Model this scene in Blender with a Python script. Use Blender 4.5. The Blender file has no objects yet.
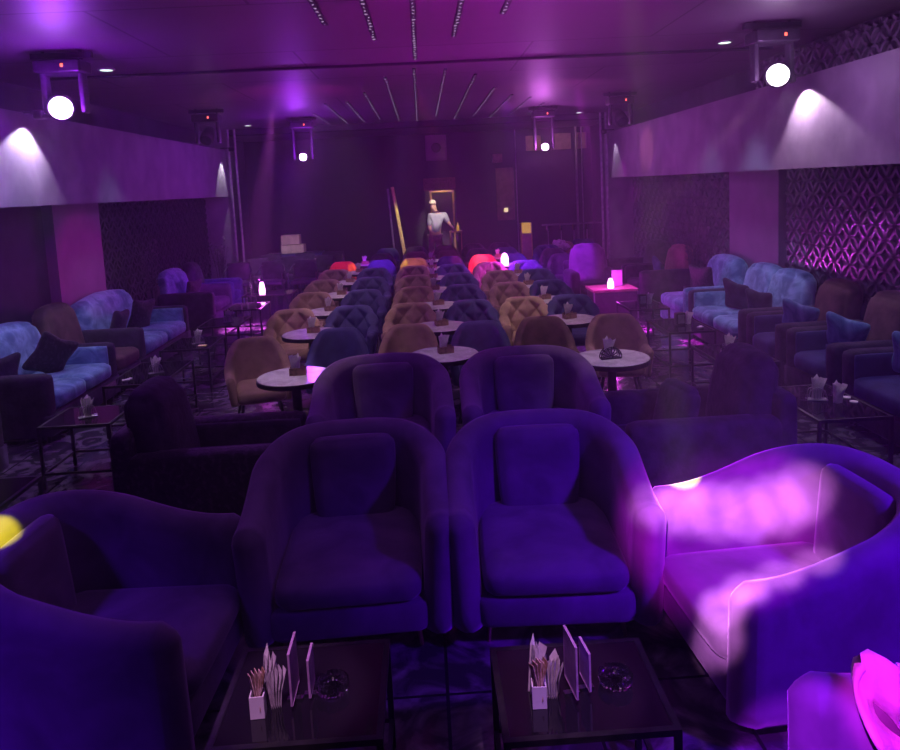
import bpy, math, random
from mathutils import Vector, Matrix
random.seed(7)
PI = math.pi
S = bpy.context.scene
C = S.collection

# ---------------------------------------------------------------- camera
F_PX, EYE = 740.0, 2.2
CX, CY = 450.0, 268.0            # principal point (the photo is a crop, so it sits above the middle)
VX, VY, ROLL = 421.0, 187.0, 0.049
d = Vector((VX - CX, CY - VY, -F_PX)).normalized()
hx = Vector((math.cos(ROLL), math.sin(ROLL), 0))
up = hx.cross(d).normalized()
rt = d.cross(up).normalized()
M3 = Matrix((rt, d, up))         # rows: world axes written in camera axes
cam_d = bpy.data.cameras.new('camera')
cam = bpy.data.objects.new('camera', cam_d)
C.objects.link(cam)
cam.matrix_world = Matrix.Translation((0, 0, EYE)) @ M3.to_4x4()
cam_d.sensor_fit = 'HORIZONTAL'
cam_d.sensor_width = 36.0
cam_d.lens = F_PX / 900.0 * 36.0
cam_d.shift_x = 0.0
cam_d.shift_y = -(375.0 - CY) / 900.0
cam_d.clip_start = 0.05
cam_d.clip_end = 100
S.camera = cam

# ---------------------------------------------------------------- world, exposure
w = bpy.data.worlds.new('world')
S.world = w
w.use_nodes = True
bg = w.node_tree.nodes['Background']
bg.inputs[0].default_value = (0.16, 0.01, 0.75, 1)
bg.inputs[1].default_value = 0.07
S.view_settings.view_transform = 'Standard'
S.view_settings.look = 'None'
S.view_settings.gamma = 1
S.view_settings.use_curve_mapping = False
S.view_settings.exposure = 0.0
S.cycles.use_denoising = True
S.cycles.max_bounces = 6
S.cycles.diffuse_bounces = 3
S.cycles.glossy_bounces = 3
S.cycles.transmission_bounces = 5
S.cycles.volume_bounces = 1
S.cycles.volume_step_rate = 4
S.cycles.sample_clamp_indirect = 3

# ---------------------------------------------------------------- lights
def aim(o, p, q):
    o.location = p
    o.rotation_euler = (Vector(q) - Vector(p)).to_track_quat('-Z', 'Y').to_euler()
def spot(p, q, col, power, deg, blend=0.4, r=0.03):
    l = bpy.data.lights.new('spot_light', 'SPOT')
    l.color = col; l.energy = power; l.spot_size = math.radians(deg); l.spot_blend = blend
    l.shadow_soft_size = r
    o = bpy.data.objects.new('spot_light', l); C.objects.link(o); aim(o, p, q); return o
def area(p, q, col, power, sx, sy):
    l = bpy.data.lights.new('area_light', 'AREA')
    l.color = col; l.energy = power; l.shape = 'RECTANGLE'; l.size = sx; l.size_y = sy
    o = bpy.data.objects.new('area_light', l); C.objects.link(o); aim(o, p, q); return o
def point(p, col, power, r=0.05):
    l = bpy.data.lights.new('point_light', 'POINT')
    l.color = col; l.energy = power; l.shadow_soft_size = r
    o = bpy.data.objects.new('point_light', l); C.objects.link(o); o.location = p; return o

VIO = (0.30, 0.03, 1.0)
PUR = (0.55, 0.04, 1.0)
MAG = (1.0, 0.04, 0.85)
# added violet area lamps under the ceiling, a general wash over everything
area((0, 5.0, 3.45), (0, 7.0, 0.5), (0.34, 0.04, 1.0), 13, 4.0, 1.5)
area((0, 11.5, 3.45), (0, 12.5, 0.5), (0.50, 0.03, 1.0), 26, 6.0, 3.0)
# added sofa spots just inside the balcony fronts: the fronts shade the upper walls
for yy, pw in ((6.8, 30), (8.0, 62), (10.2, 52)): spot((-3.35, yy - 0.5, 3.5), (-4.05, yy, 0.5), (0.46, 0.56, 1.0), pw, 54, 0.8, 0.1)
for yy, pw in ((6.0, 60), (7.6, 80), (9.2, 95), (10.6, 62)): spot((3.35, yy - 0.5, 3.5), (4.05, yy, 0.5), (0.46, 0.56, 1.0), pw, 54, 0.8, 0.1)
for xx in (-1.0, 1.1):  # added warm overhead spots for the dining chairs
    for yy, pw in ((6.6, 95), (8.2, 140), (10.0, 125), (11.8, 80)): spot((xx, yy, 3.5), (xx, yy + 0.9, 0.6), (1.0, 0.70, 0.72), pw, 52, 0.9, 0.12)
# added narrow spots on the foremost marble tables and the chairs beside them
spot((-1.6, 5.6, 3.5), (-1.22, 6.10, 0.7), (1.0, 0.78, 0.76), 110, 38, 0.6, 0.05)
spot((0.3, 5.9, 3.5), (0.18, 6.3, 0.7), (1.0, 0.78, 0.85), 50, 18, 0.6, 0.05)
spot((1.9, 5.6, 3.5), (1.55, 6.10, 0.7), (1.0, 0.78, 0.82), 90, 38, 0.6, 0.05)
for q in ((-2.78, 5.92), (-2.72, 7.25), (-2.72, 8.7), (2.9, 5.2), (2.85, 6.75), (2.9, 8.2)): spot((q[0] * .93, q[1] - 0.5, 3.5), (*q, 0.5), (1.0, 0.78, 1.0), 85, 14, 0.6, 0.05)  # added narrow spots to brighten the napkins on the side tables
# added lamps for a blue-violet lens glow over the front chairs, strongest near right
area((0.1, 3.4, 3.5), (0.1, 3.7, 0.0), (0.60, 0.26, 1.0), 7.5, 2.8, 0.6)
spot((3.3, 0.6, 3.4), (1.9, 2.9, 0.3), (0.14, 0.0, 1.0), 1250, 56, 1.0, 0.2)
spot((-3.0, 1.0, 3.4), (-2.4, 2.4, 0.2), (0.16, 0.01, 1.0), 620, 50, 1.0, 0.2)
# added small spots to brighten the things on the two front tables
spot((-0.5, 1.3, 3.5), (-0.55, 2.42, 0.5), (1.0, 0.46, 1.0), 330, 11, 0.5, 0.03)
spot((0.44, 1.3, 3.5), (0.40, 2.36, 0.5), (1.0, 0.46, 1.0), 300, 11, 0.5, 0.03)
# moving-head patches on the front-right chair, and its yellow edge
HP = (-0.4, -0.6, 3.3)
for x, z, e in ((1.08, 0.56, 2600), (1.22, 0.56, 4200), (1.36, 0.53, 4200), (1.52, 0.52, 4600), (1.68, 0.54, 4800), (1.82, 0.58, 3600)): spot(HP, (x, 3.45, z), (1.0, 0.40, 1.0), e, 3.6, 1.0, 0.02)
spot(HP, (1.40, 3.45, 0.45), (0.8, 0.02, 1.0), 1800, 12, 0.7, 0.02)
for x, y, z, e in ((1.04, 2.58, 0.62, 5200), (1.14, 2.60, 0.68, 5200), (1.28, 2.63, 0.71, 4600), (1.44, 2.66, 0.74, 3600), (1.02, 2.58, 0.48, 2400)): spot(HP, (x, y, z), (1.0, 0.42, 1.0), e, 3.0, 1.0, 0.02)
spot(HP, (1.02, 1.94, 0.50), (0.42, 0.02, 1.0), 2000, 7, 0.5, 0.02)
spot(HP, (1.32, 1.90, 0.66), (1.0, 0.03, 1.0), 1100, 6, 0.5, 0.02)
spot((0.2, 1.0, 3.4), (1.22, 3.50, 0.72), (0.80, 1.0, 0.0), 9000, 2.6, 0.3, 0.02)
spot((-0.6, 1.0, 3.4), (-1.84, 2.98, 0.88), (0.80, 1.0, 0.0), 3600, 3.6, 0.15, 0.02)
# washes on the ceiling
spot((-1.4, 9.6, 2.4), (-1.75, 10.9, 3.6), (1.0, 0.04, 0.75), 80, 85, 1.0, 0.1)
spot((1.8, 10.2, 2.4), (2.1, 11.5, 3.6), (1.0, 0.16, 0.75), 90, 80, 1.0, 0.1)
spot((0.2, 4.62, 1.0), (0.8, 6.9, 3.6), (0.85, 0.01, 0.9), 520, 84, 1.0, 0.3)
spot((0.2, 4.62, 1.0), (-1.4, 6.2, 3.6), (0.85, 0.01, 0.5), 90, 80, 1.0, 0.3)
spot((0.2, 7.6, 1.6), (0.4, 8.9, 3.6), (0.75, 0.01, 0.9), 110, 120, 1.0, 0.3)
# magenta wash on the pillar
spot((-1.2, 8.4, 1.7), (-4.5, 9.85, 1.35), (1.0, 0.02, 0.65), 130, 26, 0.5, 0.05)

# ---------------------------------------------------------------- materials
def principled(name):
    m = bpy.data.materials.new(name); m.use_nodes = True
    return m, m.node_tree, m.node_tree.nodes['Principled BSDF']
def noise_mat(name, a, b, rough=0.6, scale=8, bump=0.0, bscale=60, metallic=0.0, sheen=0.0, spec=0.5, lo=0.35, hi=0.65, detail=4, dist=0.0):
    m, t, p = principled(name)
    tc = t.nodes.new('ShaderNodeTexCoord')
    n = t.nodes.new('ShaderNodeTexNoise'); n.inputs['Scale'].default_value = scale; n.inputs['Detail'].default_value = detail
    n.inputs['Distortion'].default_value = dist
    r = t.nodes.new('ShaderNodeValToRGB')
    r.color_ramp.elements[0].position = lo; r.color_ramp.elements[0].color = (*a, 1)
    r.color_ramp.elements[1].position = hi; r.color_ramp.elements[1].color = (*b, 1)
    t.links.new(tc.outputs['Object'], n.inputs['Vector'])
    t.links.new(n.outputs['Fac'], r.inputs[0]); t.links.new(r.outputs[0], p.inputs['Base Color'])
    p.inputs['Roughness'].default_value = rough; p.inputs['Metallic'].default_value = metallic
    p.inputs['Specular IOR Level'].default_value = spec
    if sheen:
        p.inputs['Sheen Weight'].default_value = sheen; p.inputs['Sheen Roughness'].default_value = 0.4
        mx = tuple(min(1, c * 2.2 + 0.05) for c in b)
        p.inputs['Sheen Tint'].default_value = (*mx, 1)
    if bump:
        n2 = t.nodes.new('ShaderNodeTexNoise'); n2.inputs['Scale'].default_value = bscale; n2.inputs['Detail'].default_value = 3
        bm = t.nodes.new('ShaderNodeBump'); bm.inputs['Strength'].default_value = bump; bm.inputs['Distance'].default_value = 0.02
        t.links.new(tc.outputs['Object'], n2.inputs['Vector'])
        t.links.new(n2.outputs['Fac'], bm.inputs['Height']); t.links.new(bm.outputs[0], p.inputs['Normal'])
    return m
def emit(name, col, strength):
    m, t, p = principled(name)
    p.inputs['Base Color'].default_value = (0, 0, 0, 1)
    p.inputs['Emission Color'].default_value = (*col, 1); p.inputs['Emission Strength'].default_value = strength
    return m
def glassy(name, col, rough=0.03):
    m, t, p = principled(name)
    p.inputs['Base Color'].default_value = (*col, 1); p.inputs['Roughness'].default_value = rough
    p.inputs['Transmission Weight'].default_value = 1.0; p.inputs['IOR'].default_value = 1.45
    return m

MAT = {}
MAT['tub'] = noise_mat('plum_velvet', (0.12, 0.07, 0.15), (0.20, 0.12, 0.24), 0.8, 3.5, 0.25, 9, sheen=0.8, spec=0.2, dist=0.6)
MAT['dark'] = noise_mat('black_velvet', (0.020, 0.013, 0.028), (0.055, 0.04, 0.07), 0.75, 9, 0.3, 30, sheen=0.5, spec=0.2)
MAT['crushed'] = noise_mat('crushed_black_velvet', (0.018, 0.012, 0.02), (0.10, 0.07, 0.10), 0.5, 30, 0.4, 30, sheen=0.4, spec=0.3, lo=0.5, hi=0.8)
MAT['blue'] = noise_mat('blue_velvet', (0.07, 0.15, 0.30), (0.26, 0.42, 0.62), 0.75, 5, 0.3, 8, sheen=0.7, spec=0.2, lo=0.38, hi=0.66, dist=1.2)
MAT['navy'] = noise_mat('navy_velvet', (0.030, 0.030, 0.10), (0.055, 0.055, 0.17), 0.8, 6, 0.2, 12, sheen=0.6, spec=0.2)
MAT['umber'] = noise_mat('umber_velvet', (0.16, 0.095, 0.085), (0.26, 0.16, 0.14), 0.8, 7, 0.2, 12, sheen=0.6, spec=0.2)
MAT['ochre'] = noise_mat('ochre_velvet', (0.24, 0.16, 0.11), (0.38, 0.26, 0.18), 0.8, 7, 0.2, 12, sheen=0.6, spec=0.2)
MAT['brown'] = noise_mat('brown_velvet', (0.07, 0.04, 0.04), (0.14, 0.08, 0.075), 0.8, 6, 0.2, 12, sheen=0.5, spec=0.2)
MAT['red'] = noise_mat('red_lit_velvet', (0.55, 0.06, 0.06), (0.7, 0.10, 0.09), 0.8, 6, 0.2, 12, sheen=0.5)  # red light on the far chairs put into the velvet colour
MAT['leg'] = noise_mat('black_metal', (0.012, 0.012, 0.014), (0.03, 0.03, 0.03), 0.4, 20, metallic=0.4)
MAT['gold'] = noise_mat('brass', (0.5, 0.36, 0.22), (0.6, 0.45, 0.28), 0.3, 20, metallic=0.9)
MAT['chrome'] = noise_mat('chrome', (0.6, 0.6, 0.62), (0.75, 0.75, 0.78), 0.18, 20, metallic=1.0)
MAT['steel'] = noise_mat('galvanised_steel', (0.3, 0.3, 0.32), (0.45, 0.45, 0.47), 0.4, 20, metallic=0.8)
MAT['marble'] = noise_mat('pale_marble', (0.55, 0.52, 0.54), (0.80, 0.78, 0.80), 0.16, 6, dist=1.5)
MAT['glasstop'] = noise_mat('black_glass', (0.006, 0.005, 0.009), (0.010, 0.009, 0.014), 0.04, 5, spec=0.6)
MAT['paper'] = noise_mat('white_paper', (0.68, 0.62, 0.66), (0.86, 0.82, 0.85), 0.8, 30, 0.2, 60)
MAT['ceramic'] = noise_mat('white_ceramic', (0.72, 0.66, 0.74), (0.80, 0.74, 0.82), 0.3, 10)
MAT['wicker'] = noise_mat('brown_wood', (0.16, 0.09, 0.06), (0.32, 0.19, 0.13), 0.6, 25)
MAT['sachet'] = noise_mat('sugar_sachets', (0.30, 0.16, 0.08), (0.75, 0.55, 0.55), 0.6, 60)
MAT['card'] = noise_mat('menu_card', (0.34, 0.18, 0.38), (0.50, 0.30, 0.54), 0.35, 30)
MAT['glass'] = glassy('clear_glass', (0.92, 0.88, 0.95))
MAT['soffit'] = noise_mat('grey_plaster', (0.20, 0.18, 0.21), (0.32, 0.29, 0.33), 0.6, 2.5, 0.35, 5, detail=8, lo=0.3, hi=0.7, dist=0.4)
MAT['wall'] = noise_mat('dark_wall_paint', (0.035, 0.022, 0.045), (0.06, 0.04, 0.075), 0.6, 3, 0.1, 20)
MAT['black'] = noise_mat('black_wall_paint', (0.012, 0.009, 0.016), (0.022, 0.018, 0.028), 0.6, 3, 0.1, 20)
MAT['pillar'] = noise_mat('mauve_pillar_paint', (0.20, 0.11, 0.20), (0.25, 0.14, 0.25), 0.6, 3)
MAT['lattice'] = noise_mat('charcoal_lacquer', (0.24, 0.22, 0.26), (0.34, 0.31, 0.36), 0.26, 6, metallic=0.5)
MAT['plastic'] = noise_mat('black_plastic', (0.02, 0.02, 0.022), (0.035, 0.035, 0.04), 0.45, 20)
MAT['wood'] = noise_mat('warm_wood', (0.35, 0.20, 0.10), (0.55, 0.34, 0.18), 0.5, 8)
MAT['tan'] = noise_mat('tan_board', (0.40, 0.28, 0.22), (0.55, 0.40, 0.32), 0.7, 8)
MAT['poleyellow'] = noise_mat('yellow_paint', (0.70, 0.60, 0.18), (0.85, 0.75, 0.28), 0.5, 8)
MAT['leaf'] = noise_mat('dark_leaf', (0.03, 0.03, 0.03), (0.12, 0.09, 0.12), 0.5, 8)
MAT['skin'] = noise_mat('skin', (0.62, 0.38, 0.30), (0.70, 0.45, 0.36), 0.6, 8)
MAT['shirt'] = noise_mat('grey_shirt', (0.35, 0.36, 0.50), (0.45, 0.46, 0.60), 0.8, 8)
MAT['vest'] = noise_mat('dark_trousers', (0.05, 0.045, 0.08), (0.08, 0.07, 0.12), 0.8, 8)
MAT['cap'] = noise_mat('pale_cap', (0.75, 0.62, 0.52), (0.85, 0.72, 0.62), 0.8, 8)
MAT['cloth'] = noise_mat('magenta_cloth', (0.60, 0.42, 0.62), (0.75, 0.55, 0.78), 0.7, 8, 0.5, 14, sheen=0.5)
MAT['lens_w'] = emit('lamp_lens_white', (1.0, 0.86, 1.0), 14)
MAT['lens_v'] = emit('lamp_lens_violet', (0.95, 0.72, 1.0), 14)
MAT['lens_off'] = noise_mat('dark_lens', (0.02, 0.02, 0.03), (0.04, 0.04, 0.06), 0.08, 8)
MAT['down'] = emit('downlight_diffuser', (0.75, 1.0, 0.85), 2.0)
MAT['redled'] = emit('red_led', (1.0, 0.12, 0.08), 3.0)
MAT['candle_m'] = emit('magenta_lamp', (1.0, 0.35, 0.95), 6.0)
MAT['amber'] = emit('amber_glow', (1.0, 0.50, 0.08), 0.5)  # glow put on a lit column top and a bottle, neither a lamp
MAT['warmsign'] = emit('warm_switch_light', (1.0, 0.75, 0.45), 1.0)
MAT['bead'] = emit('strip_bead_light', (0.75, 0.5, 0.9), 0.55)

def floor_mat():
    m, t, p = principled('dark_polished_tiles')
    tc = t.nodes.new('ShaderNodeTexCoord')
    br = t.nodes.new('ShaderNodeTexBrick')
    br.offset = 0.0; br.inputs['Scale'].default_value = 1.0
    br.inputs['Brick Width'].default_value = 0.6; br.inputs['Row Height'].default_value = 0.6
    br.inputs['Mortar Size'].default_value = 0.008
    n = t.nodes.new('ShaderNodeTexNoise'); n.inputs['Scale'].default_value = 3.2; n.inputs['Detail'].default_value = 8; n.inputs['Distortion'].default_value = 2.5
    r = t.nodes.new('ShaderNodeValToRGB')
    r.color_ramp.elements[0].position = 0.42; r.color_ramp.elements[0].color = (0.035, 0.028, 0.042, 1)
    r.color_ramp.elements[1].position = 0.66; r.color_ramp.elements[1].color = (0.22, 0.18, 0.23, 1)
    t.links.new(tc.outputs['Object'], br.inputs['Vector']); t.links.new(tc.outputs['Object'], n.inputs['Vector'])
    t.links.new(n.outputs['Fac'], r.inputs[0])
    br.inputs['Mortar'].default_value = (0.01, 0.01, 0.012, 1)
    t.links.new(r.outputs[0], br.inputs['Color1']); t.links.new(r.outputs[0], br.inputs['Color2'])
    t.links.new(br.outputs['Color'], p.inputs['Base Color'])
    p.inputs['Roughness'].default_value = 0.16
    return m
MAT['floor'] = floor_mat()
def ceil_mat():
    m, t, p = principled('dark_satin_ceiling')
    tc = t.nodes.new('ShaderNodeTexCoord')
    br = t.nodes.new('ShaderNodeTexBrick'); br.offset = 0.5
    br.inputs['Scale'].default_value = 1.0; br.inputs['Brick Width'].default_value = 2.4; br.inputs['Row Height'].default_value = 1.9
    br.inputs['Mortar Size'].default_value = 0.012
    br.inputs['Color1'].default_value = (0.10, 0.08, 0.10, 1); br.inputs['Color2'].default_value = (0.12, 0.09, 0.12, 1)
    br.inputs['Mortar'].default_value = (0.02, 0.015, 0.02, 1)
    t.links.new(tc.outputs['Object'], br.inputs['Vector']); t.links.new(br.outputs['Color'], p.inputs['Base Color'])
    n = t.nodes.new('ShaderNodeTexNoise'); n.inputs['Scale'].default_value = 1.2
    bm = t.nodes.new('ShaderNodeBump'); bm.inputs['Strength'].default_value = 0.25; bm.inputs['Distance'].default_value = 0.05
    t.links.new(tc.outputs['Object'], n.inputs['Vector']); t.links.new(n.outputs['Fac'], bm.inputs['Height']); t.links.new(bm.outputs[0], p.inputs['Normal'])
    p.inputs['Roughness'].default_value = 0.5
    return m
MAT['ceiling'] = ceil_mat()

# ---------------------------------------------------------------- mesh helpers
class MB:
    def __init__(s): s.v = []; s.f = []
    def add(s, vs, fs):
        b = len(s.v); s.v += [tuple(x) for x in vs]; s.f += [tuple(b + i for i in f) for f in fs]; return s
    def box(s, c, size, rot=None):
        hx_, hy_, hz_ = size[0] / 2, size[1] / 2, size[2] / 2
        vs = [Vector((x, y, z)) for x in (-hx_, hx_) for y in (-hy_, hy_) for z in (-hz_, hz_)]
        if rot: 
            R = Matrix.Rotation(rot[2], 3, 'Z') @ Matrix.Rotation(rot[1], 3, 'Y') @ Matrix.Rotation(rot[0], 3, 'X')
            vs = [R @ v for v in vs]
        vs = [v + Vector(c) for v in vs]
        return s.add(vs, [(0, 1, 3, 2), (4, 6, 7, 5), (0, 4, 5, 1), (2, 3, 7, 6), (0, 2, 6, 4), (1, 5, 7, 3)])
    def tube(s, pts, r, n=8, closed=False):
        pts = [Vector(p) for p in pts]; rs = r if isinstance(r, (list, tuple)) else [r] * len(pts)
        b = len(s.v); m = len(pts); prev = None
        for i, p in enumerate(pts):
            a = pts[(i - 1) % m] if (i > 0 or closed) else p
            c = pts[(i + 1) % m] if (i < m - 1 or closed) else p
            t = (c - a).normalized()
            u = prev if prev is not None else (Vector((0, 0, 1)) if abs(t.z) < 0.9 else Vector((1, 0, 0)))
            u = (u - t * u.dot(t)).normalized(); prev = u; q = t.cross(u)
            for k in range(n):
                an = 2 * PI * k / n
                s.v.append(tuple(p + (u * math.cos(an) + q * math.sin(an)) * rs[i]))
        for i in range(m if closed else m - 1):
            for k in range(n):
                a0 = b + i * n + k; a1 = b + i * n + (k + 1) % n
                j = (i + 1) % m
                s.f.append((a0, a1, b + j * n + (k + 1) % n, b + j * n + k))
        if not closed:
            s.f.append(tuple(b + k for k in range(n))[::-1]); s.f.append(tuple(b + (m - 1) * n + k for k in range(n)))
        return s
    def lathe(s, prof, n=32, c=(0, 0, 0), cap=True):
        b = len(s.v)
        for (r, z) in prof:
            for k in range(n):
                a = 2 * PI * k / n
                s.v.append((c[0] + r * math.cos(a), c[1] + r * math.sin(a), c[2] + z))
        for i in range(len(prof) - 1):
            for k in range(n):
                s.f.append((b + i * n + k, b + i * n + (k + 1) % n, b + (i + 1) * n + (k + 1) % n, b + (i + 1) * n + k))
        if cap: s.f.append(tuple(b + k for k in range(n))[::-1]); s.f.append(tuple(b + (len(prof) - 1) * n + k for k in range(n)))
        return s
    def rbox(s, c, size, r=0.05, n=6, puff=0.0, rot=None, warp=None):
        """rounded box: points of a gridded cube pulled onto a rounded box; puff swells the big faces"""
        g = [-1 + 2 * i / n for i in range(n + 1)]
        idx = {}; vs = []; fs = []
        h = Vector(size) / 2; r = min(r, min(h) * 0.999)
        def P(x, y, z):
            k = (round(x, 4), round(y, 4), round(z, 4))
            if k in idx: return idx[k]
            e = [math.copysign(abs(t) ** 0.6, t) if t else 0 for t in (x, y, z)]
            p = Vector((e[0] * h.x, e[1] * h.y, e[2] * h.z))
            q = Vector([max(-(h[i] - r), min(h[i] - r, p[i])) for i in range(3)])
            dd = p - q
            if dd.length > 1e-9: p = q + dd.normalized() * r
            if puff:
                m = (1 - x * x) * (1 - y * y) + (1 - x * x) * (1 - z * z) + (1 - y * y) * (1 - z * z)
                p = p * (1 + puff * m)
            if warp: p = Vector(warp(p))
            idx[k] = len(vs); vs.append(p); return idx[k]
        for i in range(n):
            for j in range(n):
                a, b_, c_, d_ = g[i], g[i + 1], g[j], g[j + 1]
                for sgn in (-1, 1):
                    for ax in range(3):
                        def mk(u, v):
                            t = [0, 0, 0]; t[ax] = sgn; t[(ax + 1) % 3] = u; t[(ax + 2) % 3] = v; return P(*t)
                        q = [mk(a, c_), mk(b_, c_), mk(b_, d_), mk(a, d_)]
                        fs.append(tuple(q if sgn > 0 else q[::-1]))
        if rot:
            R = Matrix.Rotation(rot[2], 3, 'Z') @ Matrix.Rotation(rot[1], 3, 'Y') @ Matrix.Rotation(rot[0], 3, 'X')
            vs = [R @ v for v in vs]
        return s.add([v + Vector(c) for v in vs], fs)
    def shell(s, W, D, rc, t, hf, z0, flare=0.0, n=48, m=8, tuft=0.0, back=0.0):
        """a U-shaped upholstered shell, open towards -y: W and D are the centreline's size"""
        st = D - rc; arc = PI / 2 * rc; mid = W - 2 * rc; L = 2 * st + 2 * arc + mid
        def path(q):
            if q < st: return Vector((-W / 2, -D / 2 + q, 0)), Vector((-1, 0, 0))
            q -= st
            if q < arc:
                a = q / rc; nn = Vector((-math.cos(a), math.sin(a), 0)); return Vector((-W / 2 + rc, D / 2 - rc, 0)) + nn * rc, nn
            q -= arc
            if q < mid: return Vector((-W / 2 + rc + q, D / 2, 0)), Vector((0, 1, 0))
            q -= mid
            if q < arc:
                a = q / rc; nn = Vector((math.sin(a), math.cos(a), 0)); return Vector((W / 2 - rc, D / 2 - rc, 0)) + nn * rc, nn
            q -= arc
            return Vector((W / 2, D / 2 - rc - q, 0)), Vector((1, 0, 0))
        rings = []
        def ring(p, nn, tang, h, sc, ext, q):
            out = []; tt = t * sc; hh = z0 + (h - z0) * (0.86 + 0.14 * sc) if sc < 1 else h
            sec = []
            for i in range(m + 1): sec.append((-0.5, z0 + (hh - tt / 2 - z0) * i / m, 1))
            for k in range(1, 6):
                a = PI - PI * k / 6; sec.append((math.cos(a) * 0.5, hh - tt / 2 + math.sin(a) * tt / 2, 0))
            for i in range(m, -1, -1): sec.append((0.5, z0 + (hh - tt / 2 - z0) * i / m, 0))
            for (o, z, inner) in sec:
                fz = (z - z0) / max(hh - z0, 0.01)
                off = o * tt + flare * fz
                if tuft and z > z0 + 0.12:
                    u = q / 0.125; v = z / 0.12
                    a1 = abs(math.sin((u + v) * PI / 2)); a2 = abs(math.sin((u - v) * PI / 2))
                    off += -math.copysign(tuft, -o if o else 1) * (0.0) + (1 if o > 0 else -1) * tuft * (min(a1, a2) ** 0.5 - 0.35)
                pt = p + nn * off + tang * ext; 
                pt.y += back * fz * max(0, nn.y)
                out.append((pt.x, pt.y, z))
            return out
        eps = 1e-3
        for i in range(n + 1):
            q = L * i / n; p, nn = path(min(max(q, 0), L - 1e-6)); h = hf(i / n)
            tang = Vector((nn.y, -nn.x, 0))
            if i == 0:
                for a in (0.05, 0.35, 0.7, 0.92): rings.append(ring(p, nn, tang, h, a ** 0.5 if a > .05 else .25, -t * 0.5 * (1 - a), q))
            rings.append(ring(p, nn, tang, h, 1, 0, q))
            if i == n:
                for a in (0.92, 0.7, 0.35, 0.05): rings.append(ring(p, nn, tang, h, a ** 0.5 if a > .05 else .25, t * 0.5 * (1 - a), q))
        b = len(s.v); k = len(rings[0])
        for r_ in rings: s.v += r_
        for i in range(len(rings) - 1):
            for j in range(k):
                j2 = (j + 1) % k
                s.f.append((b + i * k + j, b + i * k + j2, b + (i + 1) * k + j2, b + (i + 1) * k + j))
        s.f.append(tuple(b + j for j in range(k))[::-1]); s.f.append(tuple(b + (len(rings) - 1) * k + j for j in range(k)))
        return s
    def build(s, name, mat, parent=None, smooth=False, loc=None, rotz=0):
        me = bpy.data.meshes.new(name); me.from_pydata(s.v, [], s.f); me.update()
        me.materials.append(mat if not isinstance(mat, str) else MAT[mat])
        if smooth:
            me.shade_smooth() if hasattr(me, 'shade_smooth') else None
        o = bpy.data.objects.new(name, me); C.objects.link(o)
        if parent: o.parent = parent
        if loc: o.location = loc
        o.rotation_euler = (0, 0, rotz)
        return o
def thing(name, label, cat, loc=(0, 0, 0), rotz=0, group=None):
    o = bpy.data.objects.new(name, None); C.objects.link(o); o.empty_display_size = 0.1
    o.location = loc; o.rotation_euler = (0, 0, rotz); return tag(o, label, cat, group)
def tag(o, label, cat, group=None, kind=None):
    o['label'] = label; o['category'] = cat
    if group: o['group'] = group
    if kind: o['kind'] = kind
    return o
def struct(o, label=None):
    o['kind'] = 'structure'
    if label: o['label'] = label
    return o
def kids(o): return [c for c in bpy.data.objects if c.parent == o]
def dup(o, loc, rotz, label, group=None, mats=None, tree=None):
    """copy of a thing with its parts and sub-parts; mats swaps materials by part name"""
    def cp(x, parent):
        c = x.copy(); C.objects.link(c)
        if parent: c.parent = parent
        if mats and c.type == 'MESH':
            key = x.name.split('.')[0]
            if key in mats:
                c.data = MESH_OF(x.data, mats[key])
        for ch in TREE.get(x.name, []): cp(ch, c)
        return c
    if o.name not in TREE: note(o)
    r = cp(o, None); r.location = loc; r.rotation_euler = (0, 0, rotz); r['label'] = label
    if group: r['group'] = group
    return r
TREE = {}
def note(o):
    ks = kids(o); TREE[o.name] = ks
    for k in ks: note(k)
_mc = {}
def MESH_OF(me, mat):
    k = (me.name, mat)
    if k not in _mc:
        n = me.copy(); n.materials.clear(); n.materials.append(MAT[mat]); _mc[k] = n
    return _mc[k]

# ================================================================ SETTING
CEIL = 3.6; WX = 4.62; YB = 20.0; YF = -2.2
struct(MB().box((0, (YB + YF) / 2 + 0.5, -0.05), (2 * WX + 0.4, YB - YF + 3.0, 0.1)).build('floor', 'floor'))
struct(MB().box((0, (YB + YF) / 2 + 0.5, CEIL + 0.05), (2 * WX + 0.4, YB - YF + 3.0, 0.1)).build('ceiling', 'ceiling'))
struct(MB().box((-WX - 0.05, (YB + YF) / 2, CEIL / 2), (0.1, YB - YF, CEIL)).build('wall_left', 'wall'))
struct(MB().box((WX + 0.05, (YB + YF) / 2, CEIL / 2), (0.1, YB - YF, CEIL)).build('wall_right', 'wall'))
# back wall with the doorway
mb = MB()
dx0, dx1, dz = 0.08, 0.92, 2.42
mb.box(((-WX + dx0) / 2, YB + 0.05, CEIL / 2), (WX + dx0, 0.1, CEIL))
mb.box(((WX + dx1) / 2, YB + 0.05, CEIL / 2), (WX - dx1, 0.1, CEIL))
mb.box(((dx0 + dx1) / 2, YB + 0.05, (CEIL + dz) / 2), (dx1 - dx0, 0.1, CEIL - dz))
struct(mb.build('wall_back', 'black'))
mb = MB()
mb.box(((dx0 + dx1) / 2, YB + 1.35, 1.3), (1.6, 0.1, 2.6)); mb.box((dx0 - .4, YB + .75, 1.3), (0.1, 1.2, 2.6)); mb.box((dx1 + .4, YB + .75, 1.3), (0.1, 1.2, 2.6))
struct(mb.build('wall_alcove', 'wall'))
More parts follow.
